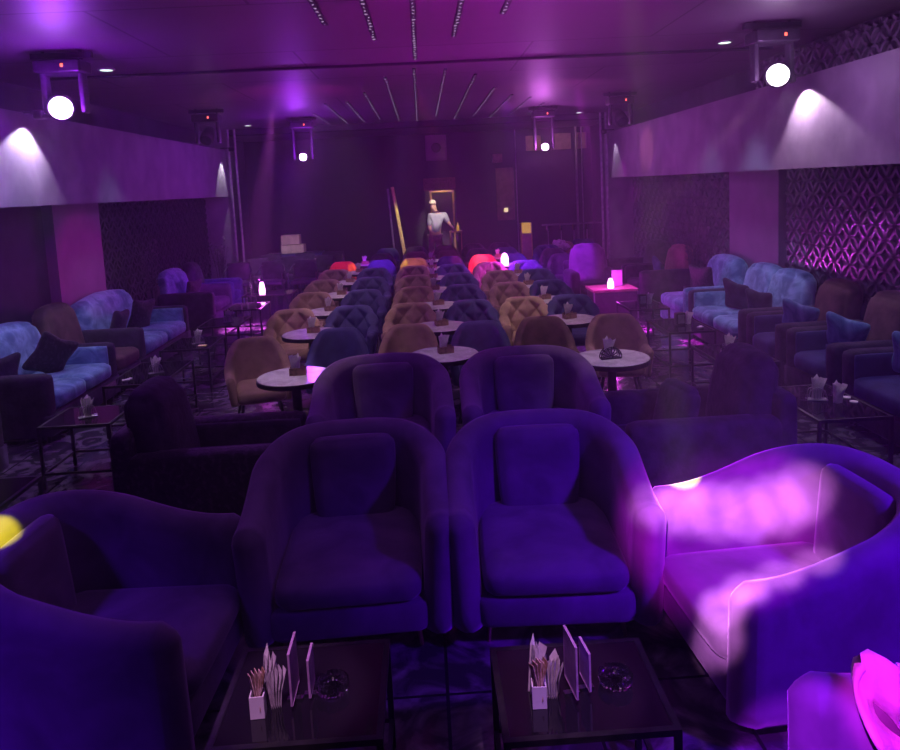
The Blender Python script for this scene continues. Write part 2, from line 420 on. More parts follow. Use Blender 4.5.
# balcony fronts (soffits) above the side booths
for sx, nm in ((-1, 'trim_1'), (1, 'trim_2')):
    mb = MB()
    ys = [YF + (16.0 - YF) * i / 60 for i in range(61)]
    x0, x1 = 4.08 * sx, 4.40 * sx
    vs = []
    for i, y in enumerate(ys):
        wob = 0.012 * math.sin(i * 1.3) + 0.008 * math.sin(i * 3.1)
        vs += [(x0, y, 2.2), (x0 + wob * 0.6, y, 2.7), (x0 + 0.01 * sx, y, 3.17), (x1, y, 3.17), (x1, y, 2.2)]
    fs = []
    for i in range(60):
        for k in range(5):
            a = i * 5 + k; b = i * 5 + (k + 1) % 5; fs.append((a, b, b + 5, a + 5) if sx < 0 else (a, a + 5, b + 5, b))
    fs += [(0, 1, 2, 3, 4)[::-1], tuple(300 + k for k in range(5))]
    mb.add(vs, fs)
    struct(mb.build(nm, 'soffit'))
# end walls closing the booths
struct(MB().box((-4.32, 16.06, 1.8), (0.6, 0.12, 3.6)).build('wall_end_left', 'soffit'))
struct(MB().box((4.32, 16.06, 1.8), (0.6, 0.12, 3.6)).build('wall_end_right', 'soffit'))
struct(MB().box((-4.56, 9.85, 1.1), (0.14, 1.3, 2.2)).build('trim_3', 'pillar'))
struct(MB().box((4.56, 9.95, 1.1), (0.14, 1.5, 2.2)).build('trim_4', 'pillar'))
# ceiling step running across, and the dark header at the stage opening
struct(MB().box((0, 8.55, CEIL - 0.012), (8.2, 0.05, 0.03)).build('trim_5', 'black'))
struct(MB().box((0, 16.2, CEIL - 0.06), (8.4, 0.3, 0.12)).build('trim_6', 'black'))

# haze filling the room
hz = MB().box((0, (YB + YF) / 2, CEIL / 2), (2 * WX - 0.02, YB - YF - 0.02, CEIL - 0.02)).build('haze', 'black')
hm = bpy.data.materials.new('haze'); hm.use_nodes = True; nt = hm.node_tree; nt.nodes.clear()
vo = nt.nodes.new('ShaderNodeVolumeScatter'); vo.inputs['Density'].default_value = 0.011; vo.inputs['Anisotropy'].default_value = 0.35
vo.inputs['Color'].default_value = (0.9, 0.85, 1, 1)  # slight violet tint standing in for the stage light
ou = nt.nodes.new('ShaderNodeOutputMaterial'); nt.links.new(vo.outputs[0], ou.inputs['Volume'])
hz.data.materials.clear(); hz.data.materials.append(hm)
tag(hz, 'thin stage haze, violet light put into its tint, hanging through the whole room', 'haze', kind='stuff')

# lattice panels of overlapping rings
def lattice(x, y0, y1, z0, z1, sx, label, mat='lattice'):
    t = thing('lattice_panel', label, 'wall panel', (x, (y0 + y1) / 2, z0), 0, 'ring lattice panels on the side walls')
    L = y1 - y0; H = z1 - z0
    MB().box((sx * 0.0, 0, H / 2), (0.02, L, H)).build('backing_board', 'black', t)
    mb = MB(); p = 0.30; R = p / 2 + 0.004
    def ringat(cy, cz):
        N = 20; rw, th = 0.020, 0.034
        vs = []
        ok = []
        for k in range(N):
            a = 2 * PI * k / N + PI / N
            y_, z_ = cy + R * math.cos(a), cz + R * math.sin(a)
            ok.append(-L / 2 + 0.01 < y_ < L / 2 - 0.01 and 0.01 < z_ < H - 0.01)
            for (rr, xx) in ((R - rw, 0.01), (R - rw * .7, 0.01 + th), (R + rw * .7, 0.01 + th), (R + rw, 0.01)):
                vs.append((-sx * xx, cy + rr * math.cos(a), cz + rr * math.sin(a)))
        fs = []
        for k in range(N):
            k2 = (k + 1) % N
            if not (ok[k] and ok[k2]): continue
            for j in (0, 1, 2): fs.append((k * 4 + j, k * 4 + j + 1, k2 * 4 + j + 1, k2 * 4 + j))
        mb.add(vs, fs)
    i0 = int(L / p) + 2; j0 = int(H / p) + 2
    for i in range(-i0, i0 + 1):
        for j in range(-1, j0 + 1):
            cy, cz = i * p, j * p
            if abs(cy) < L / 2 + R and cz < H + R: ringat(cy, cz)
            cy += p / 2; cz += p / 2
            if abs(cy) < L / 2 + R and cz < H + R: ringat(cy, cz)
    mb.build('ring_lattice', mat, t)
lattice(4.60, 4.2, 9.18, 0.55, 2.2, 1, 'ring-pattern lattice panel before the mauve pillar, beside the long blue sofa')
lattice(4.60, 10.72, 15.9, 0.3, 2.2, 1, 'ring-pattern lattice panel beyond the mauve pillar, behind the long blue sofa')
lattice(4.40, 4.0, 9.6, 3.19, 3.58, 1, 'narrow ring-pattern lattice strip above the grey balcony front, under the ceiling')
lattice(-4.60, 10.52, 15.9, 0.3, 2.2, -1, 'ring lattice panel, shade put into its black rings, past the magenta-lit pillar, behind the tall plant', 'black')  # shade put into the ring colour: black in place of the lacquer

# ================================================================ SEATING MODELS
def smoothstep(a, b, x):
    x = min(1, max(0, (x - a) / (b - a))); return x * x * (3 - 2 * x)
def tub_chair(label, loc, rotz):
    t = thing('tub_chair', label, 'armchair', loc, rotz, 'big velvet tub chairs')
    hf = lambda s: 0.68 + 0.21 * smoothstep(0.02, 0.40, 0.5 - abs(s - 0.5))
    MB().shell(0.84, 0.84, 0.36, 0.15, hf, 0.13, flare=0.03, n=56).build('shell', 'tub', t, True)
    MB().rbox((0, -0.05, 0.20), (0.76, 0.84, 0.18), 0.06, 8).build('base', 'tub', t, True)
    MB().rbox((0, -0.06, 0.34), (0.68, 0.84, 0.15), 0.07, 10, puff=0.03).build('seat_cushion', 'tub', t, True)
    MB().rbox((0, 0.29, 0.60), (0.44, 0.10, 0.46), 0.05, 10, puff=0.05, warp=lambda p: (p.x * (1 + 0.25 * p.z), p.y + 0.12 * p.z, p.z)).build('back_cushion', 'tub', t, True)
    for x in (-0.33, 0.33):
        for y in (-0.36, 0.32):
            MB().tube([(x * 0.94, y * 0.94, 0.15), (x, y, 0.0)], [0.014, 0.009], 8).build('leg', 'gold', t)
    return t

def lounge(name, label, L, D, body, inner, backm, loc, rotz, group, arms=(1, 1), bh=0.92, nback=1, cat='sofa', ah=0.65):
    """box sofa: L long, D deep, its back at +y"""
    t = thing(name, label, cat, loc, rotz, group)
    MB().rbox((0, 0, 0.17), (L, D, 0.22), 0.03, 6).build('base', body, t, True)
    aw = 0.17
    il = L - aw * (arms[0] + arms[1]); ox = (arms[0] - arms[1]) * aw / 2
    ns = 1 if il < 1.2 else 2
    for k in range(ns):
        MB().rbox((ox - il / 2 + il * (k + .5) / ns, -0.10, 0.36), (il / ns - 0.01, D - 0.22, 0.18), 0.06, 8, puff=0.05).build('seat_cushion', inner, t, True)
    for k, sgn in ((0, -1), (1, 1)):
        if arms[k]:
            ar = MB().rbox((sgn * (L / 2 - aw / 2), -0.04, ah / 2 + 0.03), (aw, D - 0.1, ah - 0.06), 0.06, 8).build('arm', body, t, True)
            if inner != body:
                MB().rbox((sgn * (L / 2 - aw - 0.012), -0.06, ah / 2 + 0.12), (0.05, D - 0.2, ah - 0.28), 0.02, 6).build('inner_panel', inner, ar, True)
    MB().rbox((0, D / 2 - 0.07, 0.42), (L - 0.02, 0.14, 0.74), 0.05, 6).build('back_frame', body, t, True)
    for k in range(nback):
        MB().rbox((ox - il / 2 + il * (k + .5) / nback, D / 2 - 0.20, 0.44 + (bh - 0.44) / 2), (il / nback + 0.10, 0.24, bh - 0.44 + 0.10), 0.11, 10, puff=0.10,
                  warp=lambda p: (p.x * (1 - 0.10 * max(0, p.z) / 0.25), p.y + 0.18 * p.z, p.z + 0.02 * math.cos(p.x * 4))).build('back_cushion', backm, t, True)
    for x in (-L / 2 + 0.08, L / 2 - 0.08):
        for y in (-D / 2 + 0.08, D / 2 - 0.08):
            MB().tube([(x, y, 0.08), (x, y, 0.0)], 0.02, 8).build('leg', 'leg', t)
    return t
def pillow(label, loc, rot, mat, s=0.42, th=0.14, group='throw cushions on the booth sofas'):
    mb = MB(); mb.rbox((0, 0, 0), (s, th, s), 0.06, 10, puff=0.0, warp=lambda p: (p.x * (1 - 0.18 * (1 - abs(p.z) / (s / 2)) * abs(p.x) / (s / 2)), p.y * (1.35 - 0.9 * max(abs(p.x), abs(p.z)) / (s / 2)), p.z * (1 - 0.18 * (1 - abs(p.x) / (s / 2)) * abs(p.z) / (s / 2))))
    o = mb.build('throw_pillow', mat, None, True); o.location = loc; o.rotation_euler = rot
    return tag(o, label, 'cushion', group)

def dining(name, tufted, cm):
    t = thing(name, '', 'chair')
    if tufted:
        hf = lambda s: 0.62 + 0.24 * smoothstep(0.12, 0.40, 0.5 - abs(s - 0.5))
        MB().shell(0.46, 0.44, 0.19, 0.085, hf, 0.36, flare=0.03, n=96, m=30, tuft=0.036, back=0.05).build('shell', cm, t, True)
    else:
        hf = lambda s: 0.61 + 0.25 * smoothstep(0.18, 0.40, 0.5 - abs(s - 0.5))
        MB().shell(0.46, 0.44, 0.18, 0.08, hf, 0.36, flare=0.035, n=48, back=0.05).build('shell', cm, t, True)
    MB().rbox((0, -0.03, 0.42), (0.43, 0.50, 0.13), 0.055, 8, puff=0.03).build('seat', cm, t, True)
    for x in (-1, 1):
        for y in (-1, 1):
            MB().tube([(x * 0.15, y * 0.14, 0.37), (x * 0.23, y * 0.22, 0.0)], [0.017, 0.010], 8).build('leg', 'leg', t)
    return t

# front tub chairs
tub0 = tub_chair('plum velvet tub chair facing the camera, directly behind the table with the left-hand glass ashtray', (-0.45, 3.72, 0), 0.03)
note(tub0)
TG = 'big velvet tub chairs'
dup(tub0, (0.56, 3.70, 0), -0.05, 'plum velvet tub chair in blue-violet light, its arm touching the chair with the pink-lit arm', TG)
dup(tub0, (-0.37, 5.40, 0), 0.02, 'dark plum tub chair in the second row, in front of the left marble bistro table', TG)
dup(tub0, (0.73, 5.40, 0), -0.02, 'dark plum tub chair in the second row, before the fan-holder table', TG)
dup(tub0, (-1.43, 3.02, 0), PI / 2 - 0.04, 'plum velvet tub chair turned sideways with a yellow light spot on its back', TG)
dup(tub0, (1.53, 3.03, 0), -PI / 2 + 0.06, 'tub chair turned sideways, inner arm lit bright pink and magenta', TG)
dup(tub0, (1.40, 1.50, 0), -PI / 2 - 0.25, 'tub chair nearest the camera at the corner of the picture, holding a crumpled throw', TG)

# dark armchairs behind the front chairs
AG = 'black velvet armchairs turned sideways in the second row'
lounge('armchair', 'black crushed velvet armchair turned sideways beside the second-row tub chair, towards the aisle', 0.86, 1.10, 'crushed', 'dark', 'dark', (-1.44, 4.84, 0), PI / 2, AG, cat='armchair')
lounge('armchair', 'black velvet armchair in violet light behind the pink-lit chair, round cushion on it', 0.86, 1.10, 'dark', 'dark', 'dark', (1.76, 4.86, 0), -PI / 2, AG, cat='armchair')
o = MB().rbox((0, 0, 0), (0.14, 0.38, 0.36), 0.07, 10, puff=0.12).build('round_cushion', 'dark', None, True); o.location = (1.66, 4.86, 0.60); o.rotation_euler = (0, 0.25, 0.2)
tag(o, 'small rounded plum cushion leaning in the black armchair behind the pink-lit chair', 'cushion')

# booth sofas along the walls (centre y, length, materials)
def booth(side, y0, y1, body, inner, backm, label, **k):
    return lounge('booth_sofa', label, y1 - y0, 1.02, body, inner, backm, (side * (WX - 0.51 - 0.09), (y0 + y1) / 2, 0), -side * PI / 2, 'booth sofas along the side walls', **k)
booth(-1, 4.75, 6.05, 'dark', 'dark', 'brown', 'black armchair-sofa at the picture edge behind the nearest side table')
booth(-1, 6.76, 8.34, 'dark', 'blue', 'blue', 'first blue velvet sofa with dark arms, two dark cushions on it', nback=1)
lounge('booth_sofa', 'narrow dark seat with a brown rounded back between two blue sofas', 0.62, 1.0, 'dark', 'brown', 'brown', (-4.02, 8.70, 0), PI / 2, 'booth sofas along the side walls', arms=(0, 0), bh=0.96)
booth(-1, 9.05, 10.95, 'dark', 'blue', 'blue', 'second blue velvet sofa under the magenta-lit pillar', nback=1)
booth(-1, 12.2, 13.45, 'dark', 'dark', 'blue', 'dark sofa with a blue back catching a magenta light spot, beyond the tall plant')
booth(-1, 13.5, 14.3, 'navy', 'navy', 'dark', 'farthest dark sofa of its row, next to the chrome-framed chairs')
booth(1, 4.95, 6.12, 'dark', 'navy', 'brown', 'dark armchair-sofa at the picture edge behind the table with coins and napkins')
booth(1, 6.20, 7.10, 'dark', 'navy', 'brown', 'narrow dark sofa with one pale blue pillow, nearest the ring lattice')
booth(1, 7.16, 8.00, 'dark', 'navy', 'brown', 'narrow dark sofa with brown back next to the long blue sofa')
booth(1, 8.05, 9.80, 'dark', 'blue', 'blue', 'long blue velvet sofa with two black cushions', nback=2)
booth(1, 9.84, 10.95, 'blue', 'blue', 'blue', 'blue velvet sofa under the mauve pillar, past the long blue one', arms=(0, 1))
booth(1, 11.9, 12.95, 'dark', 'dark', 'umber', 'dark sofa with a rounded reddish back cushion beyond the blue sofas')
booth(1, 13.0, 14.2, 'dark', 'dark', 'dark', 'farthest dark sofa with a magenta-lit arm near the end wall')
pillow('black throw pillow at the near end of the first blue sofa', (-4.08, 7.05, 0.62), (0.25, 0.0, PI / 2 - .4), 'dark', 0.40)
pillow('large black speckled pillow at the far end of the first blue sofa', (-3.95, 7.75, 0.64), (0.35, 0.5, PI / 2 - .5), 'crushed', 0.46)
pillow('black pillow at the near end of the second blue sofa', (-4.0, 9.6, 0.62), (0.3, 0.1, PI / 2), 'dark', 0.42)
pillow('black glittering pillow at the far end of the second blue sofa', (-3.95, 10.25, 0.64), (0.3, 0.1, PI / 2 - .3), 'crushed', 0.46)
pillow('dark pillow on the sofa with the magenta light spot', (-4.0, 12.75, 0.62), (0.3, 0.0, PI / 2 - .3), 'crushed', 0.42)
pillow('pale blue pillow on the dark sofa at the picture edge', (3.95, 5.75, 0.62), (0.35, 0.2, -PI / 2 + .6), 'blue', 0.42)
pillow('pale blue pillow tilted on the narrow dark sofa nearest the ring lattice', (3.95, 6.75, 0.62), (0.45, 0.25, -PI / 2 + .7), 'blue', 0.42)
pillow('pale blue pillow tilted on the dark sofa next to the long blue one', (3.95, 7.62, 0.62), (0.45, 0.25, -PI / 2 + .7), 'blue', 0.42)
pillow('wide black pillow in the middle of the long blue sofa', (3.95, 9.2, 0.62), (0.3, 0.2, -PI / 2 + .4), 'dark', 0.44)
pillow('black pillow at the near end of the long blue sofa', (3.95, 8.55, 0.62), (0.3, 0.1, -PI / 2 + .5), 'dark', 0.38)
pillow('black glittering pillow on the blue sofa under the mauve pillar', (3.95, 10.35, 0.66), (0.2, 0.0, -PI / 2 + .3), 'crushed', 0.50)
pillow('violet-lit pillow on the sofa with the reddish cushion', (3.95, 12.3, 0.62), (0.3, 0.3, -PI / 2), 'navy', 0.40)

# dining chair block
proto = {('s', c): None for c in ()}
def get(tufted, mat):
    k = (tufted, mat)
    if k not in proto:
        o = dining('dining_chair', tufted, mat); note(o); proto[k] = [o, False]
    return proto[k]
def chair(tufted, mat, loc, rz, label, group='velvet dining chairs in the middle block'):
    e = get(tufted, mat)
    if not e[1]:
        e[1] = True; o = e[0]; o.location = loc; o.rotation_euler = (0, 0, rz); o['label'] = label; o['group'] = group; return o
    return dup(e[0], loc, rz, label, group)
cols = [-1.55, -0.86, -0.18, 0.49, 1.12, 1.74]
coln = ['outermost column by the blue sofas with the round back', 'second column', 'third column', 'fourth column', 'fifth column', 'outermost column by the long blue sofa']
coln = ['first column from the magenta-pillar side', 'second column from the magenta-pillar side', 'third column, just before the middle tables',
        'fourth column, just after the middle tables', 'fifth column, by the fan-holder table', 'sixth column, nearest the long blue sofa']
rown = ['front row', 'second row', 'third row', 'fourth row', 'fifth row', 'sixth row', 'seventh row', 'last row']
adj = {'umber': 'brown', 'ochre': 'tan', 'navy': 'navy', 'red': 'red', 'brown': 'dark brown', 'dark': 'black'}
matc = [
    ['umber', 'navy', 'ochre', 'navy', 'brown', 'umber'],
    ['ochre', 'navy', 'ochre', 'navy', 'ochre', 'navy'],
    ['ochre', 'navy', 'ochre', 'navy', 'umber', 'navy'],
    ['umber', 'navy', 'umber', 'navy', 'umber', 'navy'],
    ['umber', 'navy', 'umber', 'navy', 'umber', 'navy'],
    ['red', 'navy', 'ochre', 'navy', 'red', 'navy'],
    ['dark', 'dark', 'brown', 'brown', 'dark', 'navy'],
    ['dark', 'navy', 'dark', 'brown', 'dark', 'dark'],
]
ROWY = [7.22 - 0.28 + 1.37 * k for k in range(8)]
for k in range(8):
    for c in range(6):
        if k >= 6 and c == 0: continue
        m = matc[k][c]; tf = (1 <= k <= 4)
        x = cols[c] + random.uniform(-.03, .03); y = ROWY[k] + random.uniform(-.04, .04); rz = random.uniform(-.08, .08)
        if k == 0 and c == 0: x, y, rz = -1.58, 6.72, 0.30
        if k == 0 and c == 5: x, y, rz = 1.80, 6.90, -0.12
        if k >= 1 and c == 5: x -= 0.05
        lab = f"{adj[m]} {'tufted' if tf else 'smooth'} velvet chair, {rown[k]}, {coln[c]}"
        chair(tf, m, (x, y, 0), rz, lab)
# far chairs near the end of the hall on the rail side
far = [(2.55, 15.2, 'navy', True, 'blue tufted chair beside the steel rail, left of the tan one'), (3.0, 15.9, 'ochre', True, 'tan chair holding a flower-patterned bundle, far end of the room'),
       (3.55, 16.3, 'navy', True, 'blue tufted chair at the far end, right of the tan one'), (2.5, 13.2, 'dark', False, 'black chair behind the magenta-lit cube table'),
       (2.55, 14.4, 'dark', False, 'black chair between the lit cube table and the tan chair'), (3.2, 14.6, 'brown', False, 'dark brown chair by the small pale table top far back')]
for x, y, m, tf, lab in far: chair(tf, m, (x, y, 0), -0.1, lab, 'chairs at the far end by the steel rail')
lounge('armchair', 'tall dark armchair with a magenta light spot, behind the lit cube table', 0.85, 0.8, 'dark', 'dark', 'tub', (2.85, 12.60, 0), 0, 'tall dark armchairs by the lit cube table', bh=0.98, cat='armchair')

# ================================================================ TABLES
def napkin_mesh(h=0.15, w=0.07, n=5, seed=0):
    """one folded napkin: pleats fanning up to uneven tips"""
    r = random.Random(seed); mb = MB()
    N = 2 * n + 1; bot = []; top = []; vs = []
    for layer in (0, 0.0025):
        for i in range(N):
            u = i / (N - 1) - .5
            z = (0.012 if i % 2 else -0.012) 
            vs.append((u * w * 0.55, z + layer, 0)); vs.append((u * w * 0.75, z * 1.2 + layer, h * 0.45)); 
            vs.append((u * w * 1.2 + 0.008, z * 1.8 + layer, h * (0.82 + 0.18 * r.random())))
    fs = []
    for i in range(N - 1):
        for j in (0, 1):
            a = i * 3 + j; fs.append((a, a + 3, a + 4, a + 1)); b = N * 3 + a; fs.append((b, b + 1, b + 4, b + 3))
    for i in range(N - 1):
        a = i * 3 + 2; b = N * 3 + a; fs.append((a, a + 3, b + 3, b)); a = i * 3; b = N * 3 + a; fs.append((a, b, b + 3, a + 3))
    mb.add(vs, fs)
    # a second pointed leaf standing behind the pleats
    mb.add([(-w * .3, .02, 0), (w * .3, .02, 0), (w * .38, .03, h * .8), (w * .12, .035, h * 1.08), (-w * .2, .03, h * .88),
            (-w * .3, .024, 0), (w * .3, .024, 0), (w * .38, .034, h * .8), (w * .12, .039, h * 1.08), (-w * .2, .034, h * .88)],
           [(0, 1, 2, 3, 4), (9, 8, 7, 6, 5), (0, 5, 6, 1), (1, 6, 7, 2), (2, 7, 8, 3), (3, 8, 9, 4), (4, 9, 5, 0)])
    return mb
NAP = [napkin_mesh(0.15, 0.08, 5, s).build('folded_napkin', 'paper') for s in range(3)]
nap_used = [False] * 3
def napkin(i, loc, rz, label, group='folded paper napkins on the tables', sc=1.0):
    i %= 3
    if not nap_used[i]: nap_used[i] = True; o = NAP[i]
    else: o = NAP[i].copy(); C.objects.link(o)
    o.location = loc; o.rotation_euler = (0, 0, rz); o.scale = (sc, sc, sc)
    return tag(o, label, 'napkin', group)

def basket_proto():
    t = thing('napkin_holder', '', 'napkin holder')
    mb = MB(); mb.box((0, 0, 0.004), (0.13, 0.075, 0.008)).build('base', 'wicker', t)
    for y in (-0.035, 0.035):
        MB().box((0, y, 0.033), (0.13, 0.006, 0.055)).build('side_panel', 'wicker', t)
    for x in (-0.062, 0.062):
        MB().box((x, 0, 0.026), (0.006, 0.064, 0.04)).build('end_panel', 'wicker', t)
    return t
bask = basket_proto(); note(bask); bused = [False]
def basket(loc, rz, label):
    if not bused[0]:
        bused[0] = True; bask.location = loc; bask.rotation_euler = (0, 0, rz); bask['label'] = label; bask['group'] = 'brown napkin holders'; return
    dup(bask, loc, rz, label, 'brown napkin holders')

def round_table_proto():
    t = thing('bistro_table', '', 'table')
    R = 0.30
    MB().lathe([(0.0, 0.742), (R - 0.006, 0.742), (R, 0.748), (R, 0.752), (R - 0.004, 0.756), (0.0, 0.756)], 48).build('table_top', 'marble', t)
    MB().lathe([(R - 0.03, 0.712), (R + 0.004, 0.712), (R + 0.006, 0.72), (R + 0.006, 0.748), (R + 0.001, 0.751), (R + 0.001, 0.742), (R - 0.03, 0.742)], 48).build('rim', 'leg', t)
    MB().tube([(0, 0, 0.02), (0, 0, 0.72)], 0.038, 16).build('pedestal', 'leg', t)
    MB().lathe([(0, 0), (0.19, 0), (0.19, 0.012), (0.05, 0.03), (0, 0.03)], 32).build('foot', 'leg', t)
    return t
rt_ = round_table_proto(); note(rt_)
tabs = []
for c, x in ((0, -1.20), (1, 0.12), (2, 1.45)):
    for k in range(-1, 6):
        y = ROWY[0] + 0.28 + 1.37 * k + 0.37
        if k == -1: y = [5.82, 6.30, 5.83][c]
        xx = x if k >= 0 else [-1.08, 0.12, 1.47][c]
        tabs.append((c, k, xx + (random.uniform(-.02, .02) if k >= 0 else 0), y))
tn = {0: 'of the magenta-pillar line', 1: 'of the middle line', 2: 'of the lattice-wall line'}
kn = ['foremost', 'second', 'third', 'fourth', 'fifth', 'sixth', 'farthest']
first = True
for c, k, x, y in tabs:
    nm = kn[k + 1]
    lab = f'{nm} round marble-topped table {tn[c]}'
    if first: o = rt_; first = False; o.location = (x, y, 0); o['label'] = lab; o['group'] = 'round marble bistro tables'
    else: dup(rt_, (x, y, 0), 0, lab, 'round marble bistro tables')
    z = 0.757
    ox = 0.02
    if c == 2 and k in (-1, 4): continue
    basket((x + ox, y + 0.02, z), random.uniform(-.4, .4), f'brown napkin holder on the {nm} round table {tn[c]}')
    napkin(k + c, (x + ox - 0.02, y + 0.015, z + 0.010), random.uniform(-.5, .5), f'white napkin in the holder on the {nm} round table {tn[c]}')

# fan-shaped holder on the front right marble table
fx, fy, fz = 1.45, 5.78, 0.757
t = thing('fan_napkin_holder', 'dark metal fan-shaped napkin holder on the foremost marble table by the long blue sofa side', 'napkin holder', (fx, fy, fz), 0.1)
for y in (-0.022, 0.022):
    mb = MB(); R = 0.085
    mb.tube([(R * math.cos(a), y, 0.012 + R * math.sin(a)) for a in [PI * i / 20 for i in range(21)]], 0.004, 6)
    for i in range(1, 8):
        a = PI * i / 8; mb.tube([(0.015 * math.cos(a), y, 0.012 + 0.015 * math.sin(a)), (R * math.cos(a), y, 0.012 + R * math.sin(a))], 0.003, 6)
        mb.tube([(R * math.cos(a + q * PI / 8 - PI / 16) * (0.80 + 0.12 * math.sin(PI * q)), y, 0.012 + R * math.sin(a + q * PI / 8 - PI / 16) * (0.80 + 0.12 * math.sin(PI * q))) for q in (0, .25, .5, .75, 1)], 0.0025, 5)
    mb.tube([(-R, y, 0.010), (R, y, 0.010)], 0.004, 6)
    mb.build('fan_side', 'leg', t)
MB().box((0, 0, 0.004), (0.17, 0.05, 0.008)).build('base', 'leg', t)
napkin(1, (fx - 0.02, fy, fz + 0.010), 0.2, 'white napkin standing in the fan-shaped holder', sc=1.05)

# black metal-frame side tables with glass tops
def side_table(label, x0, x1, y0, y1, h=0.5, name='side_table', group='black metal side tables along the booths', low=True):
    cx, cy = (x0 + x1) / 2, (y0 + y1) / 2; a, b = (x1 - x0) / 2, (y1 - y0) / 2; q = 0.011
    t = thing(name, label, 'table', (cx, cy, 0), 0, group)
    mb = MB()
    for sx in (-1, 1): mb.box((sx * (a - q), 0, h - q), (2 * q, 2 * b, 2 * q))
    for sy in (-1, 1): mb.box((0, sy * (b - q), h - q), (2 * a - 4 * q, 2 * q, 2 * q))
    mb.build('top_frame', 'leg', t)
    for sx in (-1, 1):
        for sy in (-1, 1):
            MB().box((sx * (a - q), sy * (b - q), (h - 2 * q) / 2), (2 * q, 2 * q, h - 2 * q)).build('leg', 'leg', t)
    if low:
        mb = MB()
        for sx in (-1, 1): mb.box((sx * (a - q), 0, 0.12), (1.6 * q, 2 * b - 4 * q, 1.6 * q))
        for sy in (-1, 1): mb.box((0, sy * (b - q), 0.12), (2 * a - 4 * q, 1.6 * q, 1.6 * q))
        mb.build('stretcher', 'leg', t)
    MB().box((0, 0, h - 0.006), (2 * a - 4 * q - 0.002, 2 * b - 4 * q - 0.002, 0.010)).build('glass_top', 'glasstop', t)
    return t
LT = [(3.92, 4.63), (5.66, 6.19), (6.84, 7.80), (8.35, 9.08), (9.75, 10.45), (11.1, 11.8)]
RT = [(4.76, 5.60), (6.35, 7.15), (7.80, 8.60), (9.30, 10.0)]
ordn = ['nearest', 'second', 'third', 'fourth', 'fifth', 'sixth', 'seventh']
for i, (a, b) in enumerate(LT): side_table(f'{ordn[i]} black metal side table in the row before the magenta-pillar sofas', -3.06, -2.5, a, b)
for i, (a, b) in enumerate(RT): side_table(f'{ordn[i]} black metal side table in the row before the lattice-wall sofas', 2.6, 3.12, a, b)

# wire baskets / box holders on the side tables
def wire_proto():
    t = thing('wire_napkin_holder', '', 'napkin holder')
    for y in (-0.03, 0.03):
        mb = MB(); pts = [(-0.07, y, 0.006), (0.07, y, 0.006), (0.05, y, 0.075), (0.0, y, 0.10), (-0.05, y, 0.075)]
        mb.tube(pts, 0.0035, 6, closed=True)
        for i in range(-2, 3): mb.tube([(i * 0.022, y, 0.006), (i * 0.017, y, 0.09 - abs(i) * 0.008)], 0.0022, 5)
        mb.build('wire_side', 'steel', t)
    MB().box((0, 0, 0.004), (0.14, 0.066, 0.006)).build('base', 'steel', t)
    return t
wp = wire_proto(); note(wp); wused = [False]
def wire(loc, rz, label):
    if not wused[0]:
        wused[0] = True; wp.location = loc; wp.rotation_euler = (0, 0, rz); wp['label'] = label; wp['group'] = 'wire napkin holders'; return
    dup(wp, loc, rz, label, 'wire napkin holders')
for i, (a, b) in enumerate(LT):
    if i in (0, 5): continue
    y = (a + b) / 2 - 0.05; x = -2.76 + (0.05 if i > 1 else 0)
    wire((x, y, 0.501), 0.5, f'wire napkin holder on the {ordn[i]} side table before the magenta-pillar sofas')
    napkin(i, (x, y - .005, 0.508), 0.4, f'white napkin in the wire holder on the {ordn[i]} side table before the magenta-pillar sofas', sc=1.05)
for i, (a, b) in enumerate(RT):
    if i > 3: continue
    y = (a + b) / 2; x = 2.86
    if i in (1, 0):
        wire((x - .03, y + .03, 0.501), -0.3, f'wire napkin holder on the {ordn[i]} side table before the lattice wall')
        napkin(i, (x - 0.03, y + .025, 0.508), -0.2, f'white napkin in the wire holder on the {ordn[i]} side table before the lattice wall', sc=1.1)
    else:
        t = thing('napkin_dispenser', f'black box napkin dispenser on the {ordn[i]} side table before the lattice wall', 'napkin holder', (x, y, 0.501), 0.1, 'black napkin dispensers')
        MB().rbox((0, 0, 0.07), (0.11, 0.08, 0.14), 0.01, 4).build('case', 'plastic', t)
        MB().box((0, -0.042, 0.07), (0.075, 0.004, 0.10)).build('face_plate', 'steel', t)
        napkin(i, (x + 0.10, y, 0.502), 0.3, f'white napkin beside the black dispenser on the {ordn[i]} side table', sc=0.95)
def glass_cup(loc, label, h=0.11, r=0.03, mat='glass', name='drinking_glass', group='small glasses on the side tables'):
    o = MB().lathe([(0.0, 0), (r * 0.8, 0), (r, h), (r - 0.003, h), (r * 0.8 - 0.003, 0.006), (0.0, 0.006)], 20).build(name, mat)
    o.location = loc; return tag(o, label, 'glass', group)
glass_cup((2.74, 5.22, 0.501), 'clear glass beside the napkins on the nearest table before the lattice wall')
glass_cup((2.98, 5.30, 0.501), 'short clear glass behind the napkins on the nearest table before the lattice wall', 0.07)
napkin(2, (2.93, 5.10, 0.502), 0.1, 'second white napkin fan standing on the nearest table before the lattice wall', sc=1.0)
glass_cup((2.74, 6.65, 0.501), 'small clear glass on the second table before the lattice wall', 0.09)
for i, (x, y) in enumerate([(3.05, 5.32), (3.06, 5.22), (3.05, 5.11)]):
    o = MB().lathe([(0, 0), (0.028, 0), (0.028, 0.006), (0, 0.006)], 20).build('coaster', 'paper'); o.location = (x, y, 0.5005)
    tag(o, 'small round white coaster, one of three on the nearest lattice-wall side table', 'coaster', 'round white coasters')
